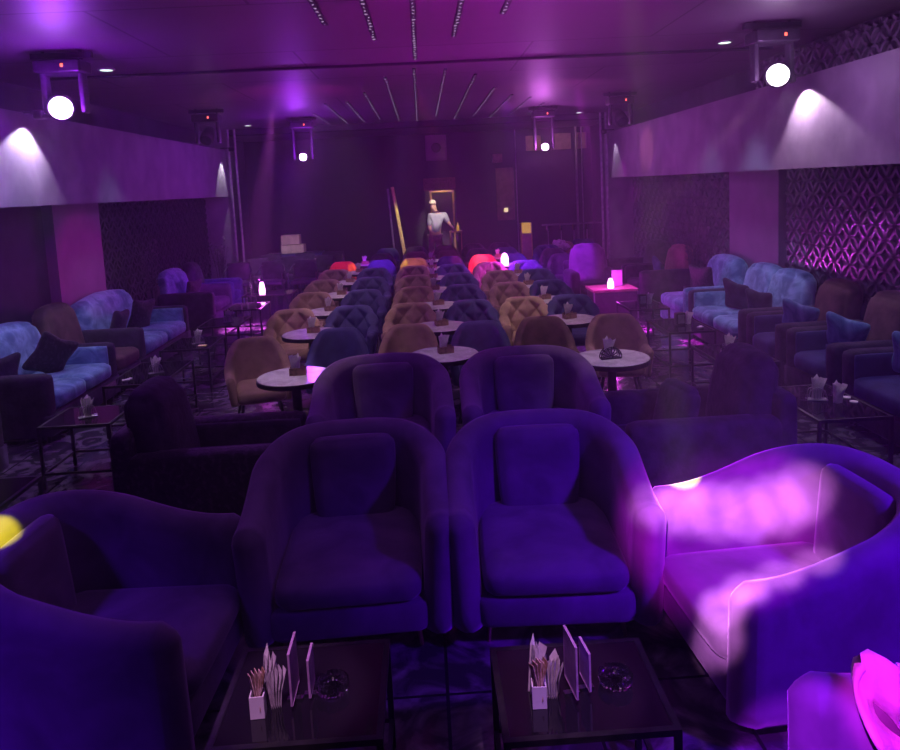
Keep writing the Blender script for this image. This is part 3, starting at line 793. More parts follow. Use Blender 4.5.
for (x, y, s) in ((-2.92, 7.05, 'third'), (3.02, 8.0, 'lattice')):
    o = MB().box((0, 0, 0.004), (0.07, 0.04, 0.006)).add([], []).box((0.03, 0.03, 0.004), (0.05, 0.03, 0.006), (0, 0, .5)).build('paper_slip', 'paper'); o.location = (x, y, 0.5005); o.rotation_euler = (0, 0, .4)
    tag(o, f'small folded white paper slip on the {s} side table' if s == 'third' else 'small folded white paper slip on the table with the black dispenser before the lattice wall', 'paper')
o = MB().box((0, 0, 0.004), (0.09, 0.07, 0.006)).build('yellow_note', 'poleyellow'); o.location = (-2.62, 8.52, 0.5005)
tag(o, 'yellow card lying on the fourth side table before the magenta-pillar sofas', 'card')

# ---- the two front low tables and what stands on them
FT = [(-0.785, -0.215, 2.20, 2.73, 'low black glass table in front, below the left tub chair'), (0.168, 0.738, 2.145, 2.63, 'low black glass table in front, in violet light beside the pink-lit chair')]
def ashtray(loc, label):
    mb = MB(); N = 48; prof = [(0.035, 0.0), (0.052, 0.004), (0.055, 0.016), (0.053, 0.020), (0.056, 0.026), (0.057, 0.042), (0.050, 0.044), (0.046, 0.018), (0.036, 0.010), (0.0, 0.010)]
    b = 0
    vs = []; 
    for j, (r, z) in enumerate([(0.0, 0.0)] + prof):
        for k in range(N):
            a = 2 * PI * k / N; cut = 1 + (0.06 * (1 if k % 2 else -1) if 1 <= j <= 6 else 0)
            zz = z - (0.010 if j in (6, 7) and (k % 16) in (0, 1) else 0)
            vs.append((r * cut * math.cos(a), r * cut * math.sin(a), zz))
    fs = []
    for j in range(len(prof)):
        for k in range(N): fs.append((j * N + k, j * N + (k + 1) % N, (j + 1) * N + (k + 1) % N, (j + 1) * N + k))
    o = mb.add(vs, fs).build('ashtray', 'glass'); o.location = loc
    return tag(o, label, 'ashtray', 'cut glass ashtrays')
def menu_stand(loc, rz, h, dpt, label):
    t = thing('menu_stand', label, 'menu stand', loc, rz, 'menu cards standing on small metal feet')
    MB().box((0, 0, 0.003), (0.055, 0.020, 0.006)).build('foot', 'chrome', t)
    MB().tube([(0, 0, 0.004), (0, 0, 0.05)], 0.003, 6).build('stem', 'chrome', t)
    mb = MB(); z0 = 0.022
    prof = [(-dpt / 2, z0), (dpt / 2, z0), (dpt / 2, h - 0.004), (-dpt / 2, h - 0.004)]
    mb.box((0.0, 0, (z0 + h) / 2), (0.006, dpt, h - z0)).build('card', 'card', t)
    mb = MB()
    for sy in (-1, 1): mb.box((0, sy * (dpt / 2 + 0.001), (z0 + h) / 2), (0.007, 0.002, h - z0 + 0.004))
    mb.box((0, 0, h + 0.001), (0.009, dpt, 0.003)); mb.box((0, 0, z0 - 0.001), (0.009, dpt, 0.003))
    mb.build('frame', 'card', t)
def sugar_cup(loc, rz, label, lab2):
    t = thing('condiment_cup', label, 'cup', loc, rz, 'white square condiment cups')
    mb = MB(); w_, h_, q = 0.048, 0.078, 0.004
    for sx in (-1, 1): mb.box((sx * (w_ / 2 - q / 2), 0, h_ / 2), (q, w_, h_))
    for sy in (-1, 1): mb.box((0, sy * (w_ / 2 - q / 2), h_ / 2), (w_ - 2 * q, q, h_))
    mb.box((0, 0, 0.003), (w_ - 2 * q, w_ - 2 * q, 0.006)).build('cup_body', 'ceramic', t)
    # bundle of sachets leaning in the cup
    mb = MB(); r = random.Random(3)
    for i in range(6):
        mb.box((-0.012 + 0.005 * i, 0.004 * (i % 3 - 1), 0.085 + 0.008 * (i % 3)), (0.0025, 0.030, 0.12), (0.15 * (i % 3 - 1), 0.06 * (i - 2), 0.5))
    o = mb.build('sugar_sachet', 'sachet'); o.location = loc; o.rotation_euler = (0, 0, rz); tag(o, lab2, 'sachet', 'sugar sachets', 'stuff')
    return t
for i, (x0, x1, y0, y1, lab) in enumerate(FT):
    side_table(lab, x0, x1, y0, y1, 0.45, 'coffee_table', 'low black glass tables in front')
    z = 0.451
    w1 = ['the unlit front table', 'the violet-lit front table'][i]
    cx = [-0.643, 0.306][i]; cy = [2.355, 2.305][i]; s = [1, -1][i]
    sugar_cup((cx, cy, z), 0.05 * s, f'white square condiment cup on {w1}', f'brown and white sugar sachets in the cup on {w1}')
    o = napkin(i, (cx + 0.052, cy + 0.03, z), 0.3 * s, f'pleated pale napkin fan on {w1}')
    o.scale = (0.75, 1.0, 0.95)
    nk = napkin_mesh(0.16, 0.035, 3, 9).build('folded_napkin', 'paper'); nk.location = (cx + 0.012 * s, cy + 0.048, z); nk.rotation_euler = (0, 0.1, 0.3)
    nk.scale = (1, 1, 1.15)
    tag(nk, f'tall pointed napkin rising behind the white cup on {w1}', 'napkin', 'folded paper napkins on the tables')
    menu_stand(([-0.53, 0.425][i], [2.42, 2.35][i], z), [0.0, 0.12][i], 0.205, 0.13, f'tall menu card on a metal foot, near the white cup on {w1}')
    menu_stand(([-0.474, 0.478][i], [2.44, 2.37][i], z), [0.0, 0.12][i], 0.155, 0.10, f'shorter menu card beside the ashtray on {w1}')
    ashtray(([-0.405, 0.585][i], [2.45, 2.38][i], z), f'round cut glass ashtray on {w1}')

# crumpled throw over the nearest chair's back
mb = MB(); NX, NY = 18, 26; vs = []; fs = []
for j in range(NY + 1):
    for i in range(NX + 1):
        u = i / NX; v = j / NY
        y = 0.32 * (u - .5) + 0.05 * math.sin(v * 7)
        x = 0.05 * math.sin(u * 22 + v * 5) + 0.03 * math.sin(u * 9 - v * 13) - 0.12 * v
        z = -0.40 * v + 0.02 * math.sin(u * 17)
        vs.append((x, y, z))
for j in range(NY):
    for i in range(NX):
        a = j * (NX + 1) + i; fs.append((a, a + 1, a + NX + 2, a + NX + 1))
o = mb.add(vs, fs).build('throw_blanket', 'cloth', None, True); o.location = (1.37, 1.94, 0.77); o.rotation_euler = (0, 0, PI / 2)
md = o.modifiers.new('solid', 'SOLIDIFY'); md.thickness = 0.012
tag(o, 'crumpled pale throw lit magenta on the nearest tub chair at the picture corner', 'blanket')

# ================================================================ LIGHT FIXTURES
def moving_head(label, x, y, zl, lens, target, r=0.10, leds=True):
    """lens centre at (x, y, zl); hung from the ceiling"""
    t = thing('moving_head_lamp', label, 'stage light', (x, y, CEIL), 0, 'moving-head stage lights under the ceiling')
    zz = zl - CEIL
    MB().box((0, 0.12, -0.04), (0.55, 0.05, 0.05)).build('mounting_bar', 'plastic', t)
    for sx in (-0.17, 0.17): MB().tube([(sx, 0.12, 0), (sx, 0.12, -0.10)], 0.015, 8).build('hanging_clamp', 'plastic', t)
    b = MB().rbox((0, 0.12, -0.15), (0.42, 0.30, 0.13), 0.03, 5).build('base_housing', 'plastic', t)
    if leds: MB().box((0.06, -0.035, -0.15), (0.022, 0.006, 0.03)).build('status_light', 'redled', b)
    for sx in (-1, 1): MB().rbox((sx * 0.17, 0.12, (zz - 0.20) / 2), (0.05, 0.12, abs(zz) - 0.12), 0.02, 5).build('yoke_arm', 'plastic', t)
    dr = (Vector(target) - Vector((x, y, zl))).normalized()
    c0 = Vector((0, 0.0, zz)); 
    p0 = c0 + Vector((0, 0.0, 0)); p1 = p0 - dr * 0.30
    h = MB().tube([p0 + dr * 0.0, p0 - dr * 0.12, p0 - dr * 0.26, p1], [r + 0.015, r + 0.012, r - 0.01, r * 0.5], 24).build('lamp_head', 'plastic', t, True)
    MB().tube([p0 + dr * 0.004, p0 + dr * 0.016], [r * 0.96, r * 0.9], 24).build('lens', lens, h)
    return t
CAMP = (0, 0, 2.2)
moving_head('glowing violet moving-head lamp nearest the camera, over the first blue sofa', -3.24, 7.0, 3.075, 'lens_v', (-1.0, 0, 2.0), 0.105)
moving_head('glowing white-pink moving-head lamp nearest the camera, over the lattice-wall sofas', 3.41, 7.0, 3.083, 'lens_w', (1.0, 0, 2.0), 0.105)
moving_head('small distant violet moving-head lamp over the chrome-framed chairs', -2.16, 14.0, 2.86, 'lens_v', (-1, 0, 2.2), 0.07)
moving_head('small distant pinkish moving-head lamp above the steel rail', 2.37, 14.0, 2.835, 'lens_w', (1, 0, 2.2), 0.07)
moving_head('unlit moving-head lamp before the end of the bare balcony front', 3.35, 12.2, 3.10, 'lens_off', (3.5, 9, 0.5), 0.09)
moving_head('unlit moving-head lamp above the far end of the opposite balcony front', -3.35, 12.0, 3.10, 'lens_off', (-3.5, 9, 0.5), 0.09)
point((-3.1, 6.7, 3.02), (0.36, 0.02, 1.0), 60, 0.06); point((3.25, 6.7, 3.02), (0.60, 0.26, 0.85), 20, 0.06)
point((-2.2, 13.7, 2.86), (0.36, 0.02, 1.0), 55, 0.05); point((2.32, 13.9, 2.84), (0.80, 0.15, 1.0), 45, 0.05)
# their beams
spot((3.32, 6.78, 3.08), (2.05, 10.4, 0.3), (1.0, 0.60, 0.30), 6500, 6, 0.6, 0.05)
spot((3.32, 6.78, 3.08), (1.75, 9.2, 0.3), (0.40, 0.02, 1.0), 3000, 5, 0.6, 0.05)
spot((-3.30, 6.72, 3.10), (3.2, 6.2, 2.6), (0.45, 0.04, 1.0), 60, 22, 1.0, 0.08)
spot((2.34, 14.02, 2.84), (-4.5, 16.5, 0.3), (1.0, 0.55, 0.45), 500, 6, 0.5, 0.05)
spot((-2.22, 13.85, 2.86), (3.0, 15.0, 0.8), (0.45, 0.05, 1.0), 400, 8, 0.6, 0.05)
spot((-2.22, 13.85, 2.86), (-2.2, 9.5, 0.3), (0.45, 0.05, 1.0), 60, 60, 1.0, 0.05)
# wall washers sitting on the balcony fronts, shining down over the plaster
def washer(x, y, z, sx, power, col, deg, label):
    t = thing('wall_washer', label, 'stage light', (x, y, z), 0, 'small wall washers on the balcony fronts')
    MB().rbox((0, 0, 0), (0.10, 0.14, 0.09), 0.02, 5).build('housing', 'plastic', t, True)
    MB().box((sx * 0.12, 0, 0.03), (0.20, 0.03, 0.02)).build('bracket', 'plastic', t)
    spot((x, y, z - 0.06), (sx * 4.10, y - 0.15, 2.25), col, power, deg, 0.25, 0.02)
washer(-3.92, 8.0, 3.14, -1, 75, (0.80, 0.66, 1.0), 104, 'wall washer lighting the plaster above the first blue sofa')
washer(3.92, 7.8, 3.14, 1, 75, (0.90, 0.62, 0.95), 110, 'wall washer lighting the plaster under the ring lattice strip')
washer(-3.86, 15.6, 3.16, -1, 40, (0.95, 0.88, 1.0), 60, 'wall washer at the far end of the balcony front over the tall plant side')
washer(3.86, 15.5, 3.16, 1, 22, (0.9, 0.7, 1.0), 60, 'wall washer at the far end of the balcony front by the unlit lamp')
# downlights
def downlight(x, y, label):
    t = thing('downlight', label, 'ceiling light', (x, y, CEIL), 0, 'recessed downlights')
    MB().lathe([(0.0, -0.012), (0.065, -0.012), (0.068, -0.002), (0, -0.002)], 24).build('diffuser', 'down', t)
    MB().lathe([(0.067, -0.014), (0.085, -0.010), (0.088, 0.0), (0.067, 0.0)], 24, cap=False).build('trim_ring', 'steel', t)
downlight(-3.26, 8.15, 'recessed downlight above the near violet moving head'); downlight(3.36, 8.10, 'recessed downlight beside the near white moving head')
downlight(-3.4, 15.2, 'recessed downlight over the chrome-framed chairs'); downlight(3.4, 15.7, 'recessed downlight above the steel rail end')

# light strips in the ceiling
def strip(x, y0, y1, w_, label, x1=None):
    x1 = x if x1 is None else x1
    t = thing('ceiling_light_strip', label, 'light strip', ((x + x1) / 2, (y0 + y1) / 2, CEIL), math.atan2(-(x1 - x), y1 - y0), 'beaded slots in the ceiling')
    L = math.hypot(y1 - y0, x1 - x)
    MB().box((0, 0, -0.006), (w_, L, 0.012)).build('channel', 'black', t)
    mb = MB(); n = int(L / (0.11 if y0 < 8.5 else 0.24)); r = random.Random(int(x * 100 + y0 * 10))
    for i in range(n):
        yy = -L / 2 + L * (i + .5) / n; s_ = 0.010
        mb.add([(dx_ * s_ + r.uniform(-.3, .3) * w_, yy + dy_ * s_, -0.016 + dz_ * s_ * .7) for dx_, dy_, dz_ in ((1, 0, 0), (0, 1, 0), (-1, 0, 0), (0, -1, 0), (0, 0, 1), (0, 0, -1))],
               [(0, 1, 4), (1, 2, 4), (2, 3, 4), (3, 0, 4), (1, 0, 5), (2, 1, 5), (3, 2, 5), (0, 3, 5)])
    mb.build('glass_bead', 'bead', t)['kind'] = 'stuff'
near = [(-0.73, 4.2, 6.45), (-0.36, 3.8, 7.15), (0.01, 3.4, 8.3), (0.38, 3.8, 7.15), (0.75, 4.2, 6.3)]
nn_ = ['outer near strip on the magenta-pillar side', 'inner near strip on the magenta-pillar side', 'long middle near strip', 'inner near strip on the lattice-wall side', 'outer near strip on the lattice-wall side']
for (x, a, b), l in zip(near, nn_): strip(x, a, b, 0.05, f'beaded slot in the ceiling, {l}')
farS = [(-1.84, 13.44, 15.6), (-1.46, 12.1, 15.65), (-1.10, 12.0, 15.6), (-0.75, 10.94, 15.05), (-0.38, 9.54, 15.6), (-0.01, 8.96, 15.8), (0.37, 9.09, 14.9), (0.77, 9.63, 15.85), (1.15, 11.0, 15.4), (1.53, 12.0, 15.9), (1.90, 12.45, 15.8), (2.28, 13.46, 15.5)]
ow = ['first', 'second', 'third', 'fourth', 'fifth', 'sixth', 'seventh', 'eighth', 'ninth', 'tenth', 'eleventh', 'twelfth']
for i, (x, a, b) in enumerate(farS): strip(x, a, b, 0.04, f'beaded slot in the far ceiling fan, {ow[i]} counted from the magenta-pillar side')

# ================================================================ BACK OF THE HALL
def pipe(x, y, label, r=0.025):
    o = MB().tube([(0, 0, 0), (0, 0, CEIL - 0.01)], r, 12).build('metal_pipe', 'steel'); o.location = (x, y, 0.0)
    tag(o, label, 'pipe', 'floor to ceiling pipes')
pipe(-3.98, 15.85, 'steel pipe nearest the end wall beside the chrome-framed chairs'); pipe(-3.84, 15.85, 'steel pipe second from the end wall beside the chrome-framed chairs')
pipe(4.0, 15.85, 'steel pipe standing against the balcony front end by the far blue chair'); pipe(3.88, 15.85, 'steel pipe a hand away from the balcony front end by the far blue chair')
pipe(2.55, 19.8, 'thin pipe on the back wall beside the brown lit panel', 0.015)
pipe(4.15, 19.7, 'thicker pipe rising behind the steel rail', 0.03); pipe(4.3, 19.7, 'thinner pipe rising behind the steel rail', 0.018)
def onwall(name, x0, x1, z0, z1, dep, mat, label, cat, group=None, y=YB):
    o = MB().rbox((0, 0, 0), (x1 - x0, dep, z1 - z0), min(dep * .4, 0.015), 4).build(name, mat); o.location = ((x0 + x1) / 2, y - dep / 2 - 0.002, (z0 + z1) / 2)
    return tag(o, label, cat, group)
t = thing('wall_speaker', 'square loudspeaker panel high on the back wall above the doorway', 'speaker', (0.45, YB - .02, 2.88))
MB().rbox((0, -0.12, 0.33), (0.56, 0.24, 0.66), 0.02, 5).build('cabinet', 'pillar', t)
MB().lathe([(0.0, 0), (0.10, 0.0), (0.12, 0.012), (0.13, 0.012), (0.13, 0), (0.13, -0.01), (0, -0.01)], 24).build('cone', 'plastic', t).matrix_local = Matrix.Translation((0, -0.245, 0.33)) @ Matrix.Rotation(PI / 2, 4, 'X')
onwall('wall_box', 1.95, 2.20, 2.75, 2.98, 0.18, 'tan', 'small projector-like box on the back wall by the thin pipe', 'box')
PG = 'lit tan panels high on the back wall'
onwall('wall_board', 2.86, 3.27, 3.02, 3.42, 0.04, 'tan', 'lit tan board high on the back wall, before the small moving head', 'board', PG)
onwall('wall_board', 3.58, 4.08, 3.02, 3.45, 0.04, 'tan', 'lit tan board high on the back wall, widest of the three', 'board', PG)
onwall('wall_board', 4.22, 4.50, 3.02, 3.45, 0.04, 'tan', 'lit tan board high on the back wall, in the corner beside the pipes', 'board', PG)
onwall('wall_board', 2.02, 2.50, 1.2, 2.6, 0.06, 'umber', 'tall brown lit board on the back wall with a small square light', 'board')
onwall('wall_switch', 2.20, 2.31, 1.42, 1.53, 0.03, 'warmsign', 'small glowing square light on the tall brown board', 'switch', y=YB - 0.065)
t = thing('display_column', 'slim column, yellow light put into its top, standing at the back between door and rail', 'column', (2.42, 17.4, 0))
MB().box((0, 0, 0.50), (0.22, 0.2, 1.0)).build('shaft', 'tan', t); MB().box((0, 0, 1.12), (0.20, 0.2, 0.24)).build('lit_top', 'amber', t)  # yellow light on the column put in as a glowing top
for x in (-0.12, 0.12): MB().box((x, 0, 0.62), (0.02, 0.22, 1.24)).build('edge_strip', 'poleyellow', t)
# steel rail with posts
t = thing('steel_rail', 'steel barrier rail with four flanged posts at the far end', 'railing', (3.65, 18.0, 0))
MB().tube([(-0.75, 0, 1.13), (0.78, 0, 1.13)], 0.022, 10).build('top_rail', 'steel', t)
for x in (-0.60, -0.28, 0.03, 0.36):
    p_ = MB().tube([(x, 0, 0), (x, 0, 1.11)], 0.015, 8).build('post', 'steel', t)
    MB().tube([(x, 0, 0.98), (x, 0, 1.11)], [0.035, 0.05], 10).build('flange', 'chrome', p_)
# leaning poles
o = MB().tube([(0, 0, 0), (0.0, 0.0, 2.25)], 0.04, 10).build('leaning_pole', 'poleyellow'); o.location = (-0.36, 16.9, 0.0); o.rotation_euler = (0, -0.13, 0)
tag(o, 'yellow-lit pole leaning before the dark back wall', 'pole')
o = MB().tube([(0, 0, 0), (0.0, 0.0, 2.2)], 0.022, 10).build('leaning_pole', 'steel'); o.location = (-0.66, 17.2, 0.0); o.rotation_euler = (0, -0.05, 0)
tag(o, 'thin grey pole standing beside the yellow-lit one', 'pole')

# doorway: frame, mirror frame, sparkling pelmet, console, person
t = thing('door_frame', 'warm wooden frame inside the bright doorway at the end of the hall', 'frame', (0.56, YB + 0.75, 0), 0)
for x in (-0.30, 0.32): MB().box((x, 0, 1.02), (0.05, 0.05, 2.04)).build('side_post', 'wood', t)
MB().box((0.01, 0, 2.06), (0.68, 0.05, 0.06)).build('head_bar', 'wood', t)
mb = MB(); r = random.Random(5)
for i in range(14):
    for j in range(5):
        mb.rbox((0.13 + i * 0.058, YB - 0.03 , 2.13 + j * 0.058), (0.036, 0.02, 0.036), 0.008, 2, rot=(r.random(), r.random(), r.random()))
mb.box((0.5, YB - 0.012, 2.25), (0.86, 0.016, 0.34))
tag(mb.build('beaded_pelmet', 'wicker'), 'dark sparkling beaded strip over the far doorway', 'decoration')
t = thing('console_table', 'small lit wooden console holding bottles in the far doorway', 'table', (0.86, YB - 0.35, 0))
MB().box((0, 0, 0.98), (0.34, 0.3, 0.04)).build('table_top', 'wood', t)
MB().box((-0.15, -0.12, 0.48), (0.04, 0.04, 0.96)).build('leg', 'wood', t); MB().box((0.15, 0.12, 0.48), (0.03, 0.03, 0.96)).build('leg', 'wood', t)
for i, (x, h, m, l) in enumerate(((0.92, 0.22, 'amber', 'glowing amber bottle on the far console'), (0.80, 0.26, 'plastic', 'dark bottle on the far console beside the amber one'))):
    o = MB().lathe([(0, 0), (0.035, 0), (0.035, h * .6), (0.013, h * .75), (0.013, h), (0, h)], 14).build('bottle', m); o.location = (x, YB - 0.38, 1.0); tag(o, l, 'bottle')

def skin_body(name, J, E, mat, parent=None, lvl=1):
    me = bpy.data.meshes.new(name); me.from_pydata([j[0] for j in J], E, []); me.update()
    me.materials.append(MAT[mat]); o = bpy.data.objects.new(name, me); C.objects.link(o)
    sk = o.modifiers.new('skin', 'SKIN'); sk.use_smooth_shade = True
    if not me.skin_vertices: 
        bpy.context.view_layer.objects.active = o
    for i, j in enumerate(J):
        me.skin_vertices[0].data[i].radius = (j[1], j[1] if len(j) < 3 else j[2])
    me.skin_vertices[0].data[0].use_root = True
    sb = o.modifiers.new('sub', 'SUBSURF'); sb.levels = lvl; sb.render_levels = lvl
    if parent: o.parent = parent
    return o
# person leaning forward over the console: (pelvis first)
pz = 0.0
t = thing('person', 'person in a grey-blue shirt and pale cap bending over the console in the far doorway', 'person', (0.40, YB - 0.62, 0), 0)
J = [((-0.10, 0, 0.95), .15, .12), ((-0.06, 0, 1.15), .14, .11), ((0.0, 0, 1.38), .17, .12), ((-0.06, -.02, 1.56), .045), ((-0.10, -.03, 1.66), .085, .09), ((-0.12, -.03, 1.76), .075, .085),
     ((-0.19, 0, 0.88), .09), ((-0.21, -.03, 0.48), .065), ((-0.20, .02, 0.08), .042), ((-0.20, -.12, 0.04), .035),
     ((-0.01, 0, 0.88), .09), ((0.0, -.03, 0.48), .065), ((0.0, .02, 0.08), .042), ((0.0, -.12, 0.04), .035),
     ((-0.19, 0, 1.42), .065), ((-0.24, -.05, 1.15), .045), ((-0.20, -.14, 0.93), .032), ((-0.19, -.16, 0.85), .03),
     ((0.17, 0, 1.42), .065), ((0.27, -.04, 1.24), .045), ((0.36, -.02, 1.12), .032), ((0.40, 0.0, 1.08), .03)]
E = [(0, 1), (1, 2), (2, 3), (3, 4), (4, 5), (0, 6), (6, 7), (7, 8), (8, 9), (0, 10), (10, 11), (11, 12), (12, 13), (2, 14), (14, 15), (15, 16), (16, 17), (2, 18), (18, 19), (19, 20), (20, 21)]
b_ = skin_body('body', J, E, 'skin', t)
J2 = [((-0.10, 0, 0.96), .18, .15), ((-0.06, 0, 1.15), .18, .15), ((-0.01, 0, 1.43), .20, .16), ((-0.19, 0, 1.44), .105), ((-0.24, -.05, 1.16), .065), ((0.17, 0, 1.44), .105), ((0.27, -.04, 1.24), .065)]
skin_body('shirt', J2, [(0, 1), (1, 2), (2, 3), (3, 4), (2, 5), (5, 6)], 'shirt', t)
J3 = [((-0.10, 0, 0.92), .165, .14), ((-0.19, 0, 0.86), .11), ((-0.21, -.03, 0.50), .085), ((-0.20, .02, 0.12), .065), ((-0.01, 0, 0.86), .11), ((0.0, -.03, 0.50), .085), ((0.0, .02, 0.12), .065)]
skin_body('trousers', J3, [(0, 1), (1, 2), (2, 3), (0, 4), (4, 5), (5, 6)], 'tan', t)
MB().lathe([(0.0, 0.10), (0.05, 0.09), (0.088, 0.045), (0.098, 0), (0.092, -0.01), (0.0, -0.01)], 20, (-0.12, -.03, 1.76)).build('cap', 'cap', t, True)
mb = MB()
for sx in (-1, 1): mb.rbox((-0.11 + sx * 0.03, -0.112, 1.715), (0.018, 0.01, 0.01), 0.004, 2)
mb.build('eyes', 'plastic', t)
for (hxx, hyy, hzz, sg) in ((-0.19, -.17, 0.80, -1), (0.43, 0.0, 1.05, 1)):
    mb = MB()
    for k in range(4):
        bx = hxx + (k - 1.5) * 0.018; mb.tube([(bx, hyy, hzz + .03), (bx + .002, hyy - .01, hzz - .01), (bx, hyy - .02, hzz - .045 - .006 * (k in (1, 2)))], [.010, .009, .007], 6)
    mb.tube([(hxx - sg * 0.03, hyy, hzz + .04), (hxx - sg * 0.045, hyy - .015, hzz + .01), (hxx - sg * 0.04, hyy - .025, hzz - .012)], [.011, .010, .008], 6)
    mb.build('fingers', 'skin', b_)
# the light in the doorway, with an added spot from the hall
area((0.5, YB + 0.5, 2.35), (0.5, YB + 0.6, 0), (1.0, 0.70, 0.45), 8, 0.5, 0.3)
spot((0.6, 17.2, 3.3), (0.42, 19.5, 1.45), (1.0, 0.80, 0.66), 520, 20, 0.6, 0.05)
spot((3.0, 17.8, 3.2), (3.7, 19.9, 3.25), (1.0, 0.62, 0.35), 30, 60, 0.8, 0.05)
spot((2.2, 18.6, 3.1), (2.26, 19.9, 1.9), (1.0, 0.55, 0.35), 14, 50, 0.8, 0.05)
spot((-0.3, 15.2, 3.3), (-0.5, 17.0, 1.1), (1.0, 0.85, 0.45), 260, 22, 0.6, 0.05)

spot((-1.6, 12.6, 3.5), (-3.0, 16.0, 0.8), (0.75, 0.70, 1.0), 420, 26, 0.8, 0.05)  # added spots to brighten the chrome chairs and the pale cases
spot((-2.2, 14.6, 3.5), (-3.03, 17.2, 1.1), (1.0, 0.80, 0.78), 110, 14, 0.5, 0.05)
# desk with boxes and equipment, chrome-framed chairs
t = thing('equipment_desk', 'desk draped in dark blue cloth carrying the pale boxes', 'desk', (-3.0, 17.3, 0))
MB().box((0, 0, 0.80), (1.3, 0.6, 0.04)).build('desk_top', 'plastic', t)
mb = MB(); N = 60
for i in range(N + 1):
    u = i / N; x = -0.66 + 1.32 * u; w2 = 0.02 * math.sin(u * 40)
    mb.v += [(x, -0.31 + w2 * .3, 0.825), (x, -0.33 + w2, 0.5), (x, -0.34 + 1.6 * w2, 0.02)]
for i in range(N):
    for j in (0, 1): mb.f.append((i * 3 + j, i * 3 + j + 1, i * 3 + 3 + j + 1, i * 3 + 3 + j))
o = mb.build('cloth_skirt', 'navy', t, True); md = o.modifiers.new('s', 'SOLIDIFY'); md.thickness = 0.006
for sx in (-.6, .6): MB().box((sx, 0.2, 0.39), (0.04, 0.04, 0.78)).build('leg', 'leg', t)
o = MB().rbox((0, 0, 0.10), (0.52, 0.38, 0.20), 0.015, 4).build('equipment_case', 'tan'); o.location = (-3.02, 17.25, 0.826); tag(o, 'pale case at the bottom of the pair on the draped desk', 'case')
o = MB().rbox((0, 0, 0.11), (0.42, 0.32, 0.22), 0.015, 4).build('equipment_case', 'tan'); o.location = (-3.06, 17.22, 1.03); tag(o, 'pale case on top of the pair on the draped desk', 'case')
o = MB().rbox((0, 0, 0.01), (0.30, 0.24, 0.02), 0.006, 3).add([], []).build('media_player', 'plastic'); o.location = (-2.60, 17.2, 0.826); tag(o, 'flat dark device on the draped desk beside the pale cases', 'device')
def chrome_proto():
    t = thing('chrome_chair', '', 'chair')
    MB().rbox((0, -0.02, 0.45), (0.46, 0.44, 0.09), 0.03, 6, puff=.03).build('seat', 'dark', t, True)
    MB().rbox((0, 0.215, 0.68), (0.46, 0.06, 0.36), 0.025, 6).build('backrest', 'dark', t, True)
    pts = [(-0.27, -0.22, 0.64), (-0.27, 0.02, 0.66)] + [(-0.27 * math.cos(a), 0.02 + 0.26 * math.sin(a), 0.66 + 0.20 * math.sin(a)) for a in [PI * i / 16 for i in range(1, 16)]] + [(0.27, 0.02, 0.66), (0.27, -0.22, 0.64)]
    MB().tube(pts, 0.013, 8).build('arm_hoop', 'chrome', t)
    for sx in (-1, 1):
        MB().tube([(sx * 0.27, -0.22, 0.64), (sx * 0.26, -0.23, 0.0)], 0.012, 8).build('leg', 'chrome', t)
        MB().tube([(sx * 0.24, 0.20, 0.74), (sx * 0.25, 0.26, 0.0)], 0.012, 8).build('leg', 'chrome', t)
    return t
cp_ = chrome_proto(); note(cp_)
cc = [(-3.75, 14.85, 0.1, 'nearest the dark wall sofas in the front row'), (-3.08, 14.8, -0.05, 'in the middle of the front row'), (-2.42, 14.75, 0.0, 'at the aisle end of the front row'),
      (-3.5, 15.65, 0.3, 'by the pipes in the second row'), (-2.85, 15.65, -0.1, 'in the middle of the second row'), (-2.2, 15.6, -0.3, 'at the aisle end of the second row'),
      (-3.4, 16.45, 0.2, 'by the pipes in the third row'), (-2.72, 16.45, -0.2, 'in the middle of the third row'), (-2.08, 16.4, -0.3, 'at the aisle end of the third row')]
for i, (x, y, rz, l) in enumerate(cc):
    lab = f'chrome-hooped black chair {l}, before the draped desk'
    if i == 0: cp_.location = (x, y, 0); cp_.rotation_euler = (0, 0, rz); cp_['label'] = lab; cp_['group'] = 'chrome-hooped black chairs'
    else: dup(cp_, (x, y, 0), rz, lab, 'chrome-hooped black chairs')
# lit tables with lamps
def lamp_table(label, x, y, w_, d_, h):
    return side_table(label, x - w_ / 2, x + w_ / 2, y - d_ / 2, y + d_ / 2, h, 'side_table', 'small tables with magenta light on them', low=False)
lamp_table('small black table with a glowing white lamp among the chrome-framed chairs', -2.72, 12.90, 0.85, 0.6, 0.5)
o = MB().lathe([(0, 0), (0.05, 0), (0.055, 0.06), (0.04, 0.16), (0.028, 0.20), (0, 0.20)], 16).build('table_lamp', 'candle_m'); o.location = (-2.84, 12.82, 0.501); tag(o, 'small glowing pink-white lamp on the table before the chrome-framed chairs', 'lamp', 'small glowing table lamps')
for k, (x, y) in enumerate(((-3.35, 13.35), (-3.22, 13.3))):
    pass
for k, x in enumerate((-3.10, -2.98)):
    glass_cup((x, 13.08, 0.501), f'tall magenta-lit glass, {["by the wall", "by the lamp"][k]}, in the pair before the chrome-framed chairs', 0.17, 0.04, 'glass')
t = thing('cube_table', 'solid dark cube table lit magenta, menu card and lamp on it', 'table', (2.92, 11.50, 0))
MB().rbox((0, 0, 0.23), (0.66, 0.56, 0.42), 0.01, 3).build('body', 'plastic', t)
MB().box((0, 0, 0.465), (0.70, 0.60, 0.035)).build('table_top', 'umber', t); MB().box((0, 0, 0.01), (0.6, 0.5, 0.02)).build('plinth', 'leg', t)
MB().box((-0.34, -0.29, 0.23), (0.02, 0.02, 0.43)).build('edge_strip', 'steel', t); MB().box((0.34, -0.29, 0.23), (0.02, 0.02, 0.43)).build('edge_strip', 'steel', t)
